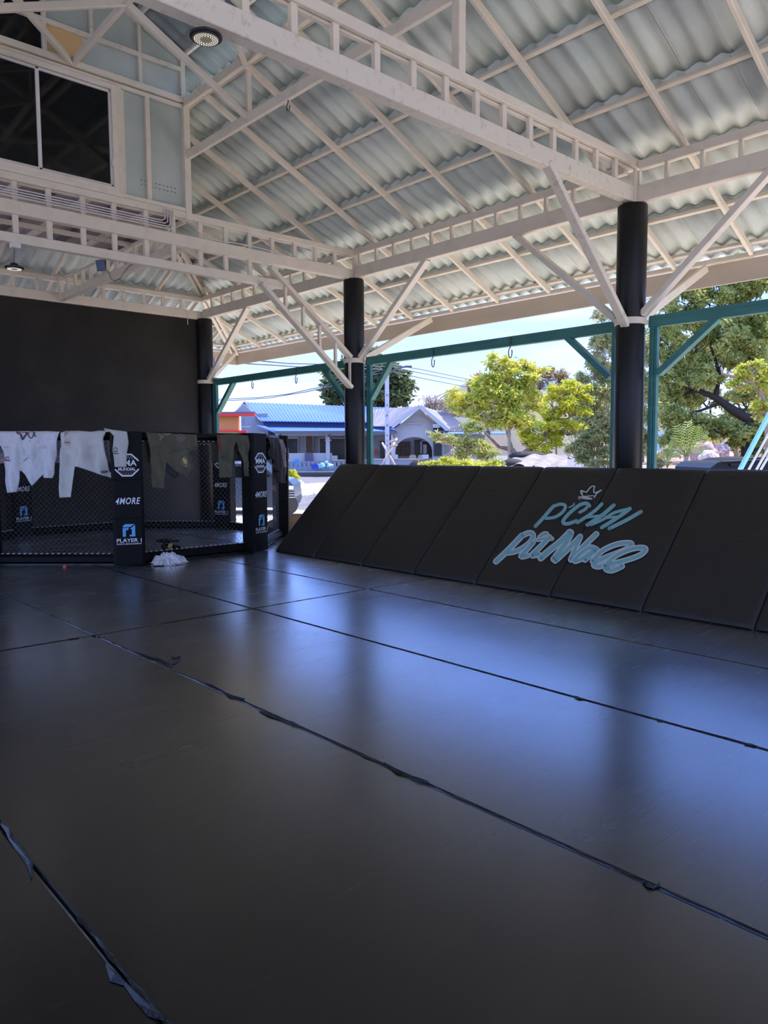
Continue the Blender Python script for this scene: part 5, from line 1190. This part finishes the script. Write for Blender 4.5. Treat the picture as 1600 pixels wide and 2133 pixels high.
tree('forked_tree', 'bright lime green tree with thick forked trunk over the collapsed shed', 25, (1085, 972), [([(1080, 978), (1078, 952), (1068, 938), (1040, 930), (1010, 900)], 16, 7), ([(1080, 955), (1100, 938), (1125, 920), (1145, 890), (1150, 880)], 16, 7), ([(1145, 895), (1160, 860), (1180, 830)], 7, 3), ([(1140, 900), (1170, 880), (1200, 860)], 6, 2), ([(1020, 905), (1000, 860)], 6, 2), ([(1068, 938), (1050, 880), (1052, 840)], 8, 3)],
     [(1170, 820, 34, 20), (1200, 810, 30, 18), (1150, 850, 30, 20), (1190, 850, 40, 24), (1140, 880, 38, 22), (1180, 890, 34, 22), (1110, 910, 32, 18), (1120, 935, 26, 12), (1150, 920, 26, 16), (1215, 830, 20, 18), (1100, 890, 20, 14)], 12000, .075, LM['lime'], bark, 6, twigs=90)
tree('low_shrub_tree', 'leafy small tree with pale trunk in front of the grey roof house', 20, (955, 975), [([(955, 978), (950, 940), (935, 915), (905, 905)], 4, 2), ([(950, 945), (985, 925)], 3, 1)], [(940, 915, 22, 10), (905, 905, 12, 8), (985, 925, 26, 14), (1010, 945, 26, 16), (985, 890, 24, 12), (960, 940, 20, 14)], 3600, .065, LM['olive'], bark_lt, 7, twigs=50)
tree('flowering_bush', 'pale flowering bush in front of the white house wall', 24, (950, 975), [], [(955, 940, 14, 18), (965, 958, 18, 12), (1000, 962, 22, 10)], 2000, .06, LM['flower'], bark, 8, cat='bush', twigs=30)
tree('hedge', 'yellow green hedge just above the ramp in the middle of the yard', 17, (950, 982), [], [(900, 965, 14, 6), (925, 962, 24, 9), (960, 964, 26, 9), (1000, 968, 22, 8), (1030, 966, 14, 8), (880, 968, 10, 4)], 4200, .05, LM['bright'], bark, 9, cat='bush')
tree('bamboo_clump', 'tall feathery pale green bamboo left of the big pillar', 28, (1240, 975), [([(1225+8*k, 978), (1228+9*k, 900), (1235+10*k, 800-10*k), (1245+12*k, 700-12*k)], 3, 1) for k in range(6)],
     [(1245, 700, 26, 40), (1270, 680, 22, 34), (1260, 760, 36, 40), (1250, 830, 44, 44), (1230, 900, 44, 44), (1265, 900, 34, 60), (1215, 780, 16, 18), (1225, 850, 26, 34), (1240, 950, 44, 24), (1283, 800, 20, 80), (1200, 940, 26, 20), (1245, 655, 8, 10)], 28000, .07, LM['feather'], bark_lt, 10, elong=3.2, droop=.6, twigs=80)
tree('bamboo_clump', 'feathery green bamboo seen between big pillar and right green post', 26, (1350, 975), [([(1340, 978), (1342, 800)], 4, 2)], [(1340, 740, 30, 60), (1345, 850, 30, 60), (1345, 930, 26, 40)], 4500, .08, LM['feather'], bark_lt, 24, elong=3.0, droop=.6)
tree('spreading_tree', 'large spreading tree with dark leaning trunk filling the right bay', 24, (1560, 975),
     [([(1640, 900), (1590, 875), (1555, 872), (1520, 850), (1490, 828), (1450, 812), (1420, 824)], 30, 6), ([(1490, 828), (1494, 810), (1500, 780)], 14, 5), ([(1540, 860), (1555, 850), (1546, 838)], 8, 3), ([(1500, 840), (1460, 855), (1425, 862), (1395, 880), (1375, 890)], 7, 1.5), ([(1560, 870), (1553, 940), (1550, 980)], 18, 16), ([(1420, 824), (1385, 850)], 4, 1.5), ([(1500, 780), (1480, 720), (1490, 660)], 8, 2), ([(1640, 800), (1560, 745), (1520, 730)], 6, 2)],
     [(1390, 640, 34, 40), (1440, 620, 44, 40), (1500, 610, 44, 44), (1570, 620, 60, 60), (1395, 720, 30, 50), (1450, 700, 46, 48), (1520, 700, 50, 46), (1590, 720, 50, 60), (1390, 800, 30, 34), (1440, 790, 48, 32), (1500, 770, 46, 34), (1570, 800, 40, 40), (1400, 860, 36, 30), (1450, 870, 44, 24), (1410, 905, 40, 22), (1500, 890, 30, 20), (1540, 905, 34, 26), (1585, 880, 30, 40), (1470, 905, 26, 14), (1570, 930, 40, 24), (1440, 575, 40, 20), (1520, 560, 60, 26), (1600, 565, 40, 30)], 68000, .078, LM['olive'], bark_dk, 11, elong=2.6, twigs=240, dz=1.0)
tree('pale_limb_tree', 'tree with smooth curved tan limb behind the leaning trunk at right', 21, (1620, 975), [([(1603, 978), (1600, 900), (1597, 870), (1590, 830), (1584, 812), (1565, 797), (1530, 785), (1505, 778), (1502, 765)], 16, 4), ([(1586, 820), (1575, 812), (1560, 805)], 5, 2), ([(1565, 797), (1590, 795), (1610, 790)], 5, 3)], [(1560, 770, 30, 22), (1600, 800, 26, 34), (1540, 800, 22, 12), (1590, 850, 22, 20)], 3600, .075, LM['bright'], bark_lt, 12, twigs=40)
tree('yellow_bush', 'yellow bush in the dirt yard right of the young palm', 30, (1470, 945), [], [(1460, 925, 22, 16), (1480, 920, 18, 14), (1530, 920, 16, 16), (1440, 935, 12, 8)], 2600, .08, LM['yellow'], bark, 13, cat='bush')
tree('weed_patch', 'low green weeds beside the right green post', 18, (1370, 975), [], [(1372, 955, 12, 16), (1378, 965, 16, 10), (1390, 945, 18, 14)], 1400, .05, LM['feather'], bark, 14, cat='bush')
tree('dense_tree', 'dark shaded green tree at the right edge behind the slanted pipes', 33, (1560, 960), [([(1562, 975), (1560, 930), (1545, 900)], 14, 7)], [(1560, 900, 40, 34), (1600, 900, 34, 40), (1520, 885, 30, 22), (1560, 935, 36, 16)], 6500, .10, LM['dark'], bark_dk, 15, twigs=40)
tree('tree_backdrop', 'broad green trees closing the yard behind the right bay', 42, (1480, 950), [([(1480, 965), (1480, 850)], 8, 4), ([(1400, 965), (1400, 850)], 8, 4)], [(1380, 700, 40, 60), (1440, 720, 50, 60), (1520, 700, 50, 60), (1600, 740, 60, 80), (1400, 800, 50, 50), (1480, 820, 50, 40), (1560, 830, 50, 40), (1400, 860, 40, 30), (1260, 850, 60, 60)], 40000, .15, LM['olive'], bark_dk, 16, twigs=60)
tree('potted_bush', 'small bright green bush in front of the parked car by the cage', 26, (611, 1012), [([(611, 1012), (611, 998)], 6, 6)], [(611, 985, 8, 9), (612, 995, 8, 8), (607, 990, 7, 10)], 1500, .06, LM['lime'], bark_dk, 17, cat='bush')
# young palm
pb = at(1431, 978, 17.2); t = thing('young_palm', (pb.x, pb.y, BZ), 'young coconut palm sprouting above the ramp at right', 'palm'); rng = random.Random(4)
mb = MB(); mb.tube([V((pb.x, pb.y, BZ-.02)), at(1431, 968, 17.2), at(1431, 950, 17.2)], [.10, .09, .06], 8); mb.build('trunk', bark_lt, t, smooth=True)
fm = leafmat('palm_leaf', (.24, .32, .07), (.50, .52, .16), .35); s15 = 15/FPX
for (tx, ty, mx_, my) in ((1400, 915, 1415, 920), (1385, 950, 1405, 925), (1412, 888, 1420, 920), (1432, 880, 1430, 910), (1450, 890, 1442, 915), (1472, 905, 1455, 900), (1465, 935, 1450, 915), (1418, 940, 1422, 935)):
    dpt = rng.uniform(-.5, .5); p0 = at(1431, 955, 17.2); p1 = at(mx_, my, 17.2+dpt*.5); p2 = at(tx, ty, 17.2+dpt); mb = MB(); cs = []
    for k in range(13): u = k/12; cs.append(p0*(1-u)**2+p1*2*u*(1-u)+p2*u*u)
    mb.tube(cs, [.018*(1-.8*k/12) for k in range(13)], 5)
    for k in range(3, 13):
        for sg in (-1, 1):
            d = (cs[min(k+1, 12)]-cs[k-1]).normalized(); sd = d.cross(FH).normalized()*sg; l = .34*(1-abs(k-7)/12); tip = cs[k]+d*l*.6+sd*l*.6-Z*.08; w_ = d*.012
            mb.add([cs[k]-w_, cs[k]+w_, cs[k].lerp(tip, .5)+w_*1.2, tip, cs[k].lerp(tip, .5)-w_*1.2], [(0, 1, 2, 3, 4)])
    mb.build('frond', fm, t)
# yard things on the right
loose('boundary_wall', 'plain pale grey wall beyond the dirt yard', 'wall', mat('pale_grey_wall', (.50, .47, .50), .9), [(1480, 893, 1520, 933, 60, .3)])
tag(MB().plate([at(1409, 923, 34), at(1422, 927, 34), at(1423, 916, 34), at(1414, 912, 34)], FH*.05).bar(at(1416, 925, 34.05), gpt(1416, 34.05, BZ), .05, .05, FH).build('red_sign', H['red']), 'small red triangular sign behind the young palm', 'sign')
def rubble(lbl, x, y, D, r, m, seed, name='rubble_heap'): return blob(name, lbl, 'rubble', m, at(x, y, D), r, seed, .8)
rubble('brown earth and brick rubble heap in the yard at right', 1465, 946, 22, .42, mat('brick_rubble', (.40, .24, .16), .95, (9, (.62, .42, .34), .4, .6), (12, 1)), 3)
rubble('second rubble heap of broken red bricks near the yellow bush', 1490, 944, 23, .36, mat('brick_rubble_red', (.48, .22, .16), .95, (11, (.75, .62, .55), .45, .6), (12, 1)), 6)
rubble('white sacks with red print slumped by the rubble', 1478, 953, 20, .22, mat('white_sack', (.75, .68, .66), .8, (7, (.65, .12, .12), .52, .62)), 9, 'sack')
loose('broken_brick_block', 'pale block standing at the right of the rubble', 'block', 'ltwood', [(1502, 950, 1514, 963, 26, .2)])
loose('dark_crate', 'dark brown crate behind the young palm', 'crate', mat('dark_crate', (.06, .03, .02), .8), [(1434, 932, 1446, 943, 26, .3)])
loose('pale_slab', 'pale concrete slab lying in the yard behind the palm', 'slab', 'stone', [(1385, 944, 1418, 951, 30, 2)])
mb = MB(); mb.tube([gpt(1372, 17.6, BZ), at(1374, 963, 17.6), at(1470, 961, 17.6), at(1560, 958, 17.6), gpt(1562, 17.6, BZ)], .012, 6); tag(mb.build('rope', H['fgrey'], smooth=True), 'dark rope stretched low across the dirt yard', 'rope')
# broken stump
mb = MB(); limb(mb, [gpt(1533, 26, BZ), at(1534, 935, 26), at(1531, 918, 26), at(1536, 905, 26)], .10, .04); limb(mb, [at(1534, 935, 26), at(1541, 915, 26)], .05, .02)
tag(mb.build('dead_stump', bark_lt, smooth=True), 'dead pale tree stump with a broken fork', 'stump')
# slanted pipes
pm = mat('aqua_pipe', (.30, .75, .72), .4); pw_ = mat('white_pipe', (.72, .72, .74), .4)
tag(MB().bar(at(1542, 978, 10.5), at(1606, 856, 10.5), .055, .055, FH).build('slanted_pipe', pm), 'aqua blue slanted pipe, thickest of the four at the right edge', 'pipe', 'slanted pipes at the right edge')
for (a, b), lb in zip((((1560, 978), (1612, 884)), ((1576, 978), (1626, 890)), ((1585, 978), (1640, 884))), ('first white slanted pipe right of the aqua pipe', 'second white slanted pipe right of the aqua pipe', 'rightmost white slanted pipe at the frame edge')):
    tag(MB().bar(at(*a, 10.6), at(*b, 10.6), .028, .028, FH).build('slanted_pipe', pw_), lb, 'pipe', 'slanted pipes at the right edge')
# black vehicle low behind the ramp
def vehicle(label, D, rects, name='car'):
    pass
t = thing('pickup_truck', at(1560, 985, 14).xy.to_3d()+Z*GZ, 'black vehicle with roof rack showing over the ramp at the far right', 'car'); carp = mat('black_car_paint', (.006, .006, .007), .45, spec=.25)
mb = MB()
prof = [(1480, 975), (1492, 966), (1500, 963), (1540, 961), (1556, 955), (1610, 952), (1680, 955), (1720, 975)]
mb.plate([at(x, y, 14) for x, y in prof]+[at(1720, 1040, 14), at(1480, 1040, 14)], FH*1.7); mb.build('body', carp, t)
mb = MB(); mb.bar(at(1496, 965, 13.9), at(1504, 962, 13.9), .05, .04); mb.bar(at(1504, 962, 13.9), at(1600, 958, 13.9), .03, .03); mb.build('roof_rail', carp, t)
mb = MB(); bx(mb, 1522, 965, 1560, 971, 13.95, .03); mb.build('window', M['glass'], t)
for x in (1520, 1660): mb = MB(); c = at(x, 1030, 14); c.z = GZ+.33; mb.tube([c-FH*.02, c+FH*.22], .33, 20); mb.build('wheel', M['blackmetal'], t)
# parked car by the cage: front corner shows
t = thing('parked_car', at(585, 1060, 22).xy.to_3d()+Z*GZ, 'dark parked car whose chromed nose shows past the cage edge', 'car'); D = 22
silver = mat('dark_blue_paint', (.05, .07, .10), .25, coat=.6)
def cz(x, z, dd=0): p = at(x, 1000, D+dd); return V((p.x, p.y, GZ+z))
mb = MB(); prof = [(425, .35), (420, .95), (440, 1.05), (475, 1.50), (540, 1.52), (575, 1.12), (600, 1.02), (611, .88), (614, .62), (614, .38), (608, .22), (430, .22)]
mb.plate([cz(x, z) for x, z in prof], FH*1.75); mb.build('body', silver, t)
mb = MB(); mb.plate([cz(x, z, -.02) for x, z in [(598, .60), (613, .66), (614.5, .40), (610, .24), (596, .28)]], FH*1.79); mb.build('bumper', M['blackmetal'], t)
mb = MB()
for k in range(6): mb.frame(cz(607, .52+.07*k, -.03), RH*.10, FH*.01, Z*.012)
mb.build('grille', mat('chrome', (.7, .75, .8), .15, metal=1), t)
mb = MB(); mb.plate([cz(x, z, -.02) for x, z in [(482, 1.42), (535, 1.44), (565, 1.12), (470, 1.10)]], FH*.02); mb.build('side_window', M['glass'], t)
for x in (455, 598):
    for dd in (0, 1.55): mb = MB(); c = cz(x, .31, dd-.02); mb.tube([c, c+FH*.22], .31, 24); mb.build('wheel', M['blackmetal'], t)
mb = MB(); mb.frame(cz(604, .80, -.03), RH*.10, FH*.02, Z*.05); mb.build('headlamp', M['white_print'], t)
# stones
def stone(x, y, r, s, lb):
    mb = MB(); b = onZ(x, y, GZ); rr = random.Random(s)
    mb.add([b+V((rr.uniform(.8, 1.1)*r*cos(a), rr.uniform(.8, 1.1)*r*sin(a), -.01)) for a in [k*pi/3 for k in range(6)]]+[b+V((rr.uniform(.4, .7)*r*cos(a+.3), rr.uniform(.4, .7)*r*sin(a+.3), r*rr.uniform(.3, .6))) for a in [k*pi/3 for k in range(6)]]+[b+Z*r*.9], [(i, (i+1) % 6, 6+(i+1) % 6, 6+i) for i in range(6)]+[(6+i, 6+(i+1) % 6, 12) for i in range(6)])
    return tag(mb.build('stone', H['stone']), lb, 'stone')
stone(655, 1036, .22, 2, 'pointed grey stone on the gravel left of the ramp'); stone(627, 1009, .30, 4, 'flat grey stone by the sand path left of the ramp')
# collapsed shed
t = thing('collapsed_shed', at(1120, 975, 20).xy.to_3d()+Z*GZ, 'sagging grey tarpaulin shed with dark heap under the forked tree', 'shed')
tarp = mat('grey_tarpaulin', (.20, .17, .15), .8, (4, (.32, .28, .25), .4, .7), (9, .6))
mb = MB()
def tp(u, v):
    x = 1060+122*u; y = (958+v*14)-(12*sin(u*2.6))*(1-v)-4*v*sin(u*7); return at(x, y, 21-2.2*v)+Z*.03*sin(u*19+v*5)
mb.grid(tp, 40, 8); mb.build('tarpaulin', tarp, t, smooth=True)
for x, y0 in ((1066, 966), (1112, 966), (1176, 966), (1150, 967)): mb = MB(); p = at(x, y0, 19.6); mb.tube([p, V((p.x, p.y, GZ))], .03, 6); mb.build('post', M['blackmetal'], t)
blob('junk', None, None, M['blackmetal'], at(1070, 965, 21.5), .35, 7, .6, None) if False else None
mb = MB(); ellips(mb, at(1100, 950, 21.5), RH*.55, FH*.4, Z*.14); mb.build('dark_cover', M['dark_cloth'], t, smooth=True)
mb = MB(); ellips(mb, at(1068, 968, 19.5), RH*.30, FH*.3, Z*.16); mb.build('dark_heap', M['dark_cloth'], t, smooth=True)
mb = MB(); _c = gpt(868, 24, .22); ellips(mb, _c, RH*.45, FH*.3, Z*(at(868, 957, 24).z-.22)); mb.bar(_c-Z*.2, V((_c.x, _c.y, GZ)), .3, .3); tag(mb.build('motorbike_cover', M['dark_cloth'], smooth=True), 'black covered motorbike hump in front of the porch', 'motorbike')
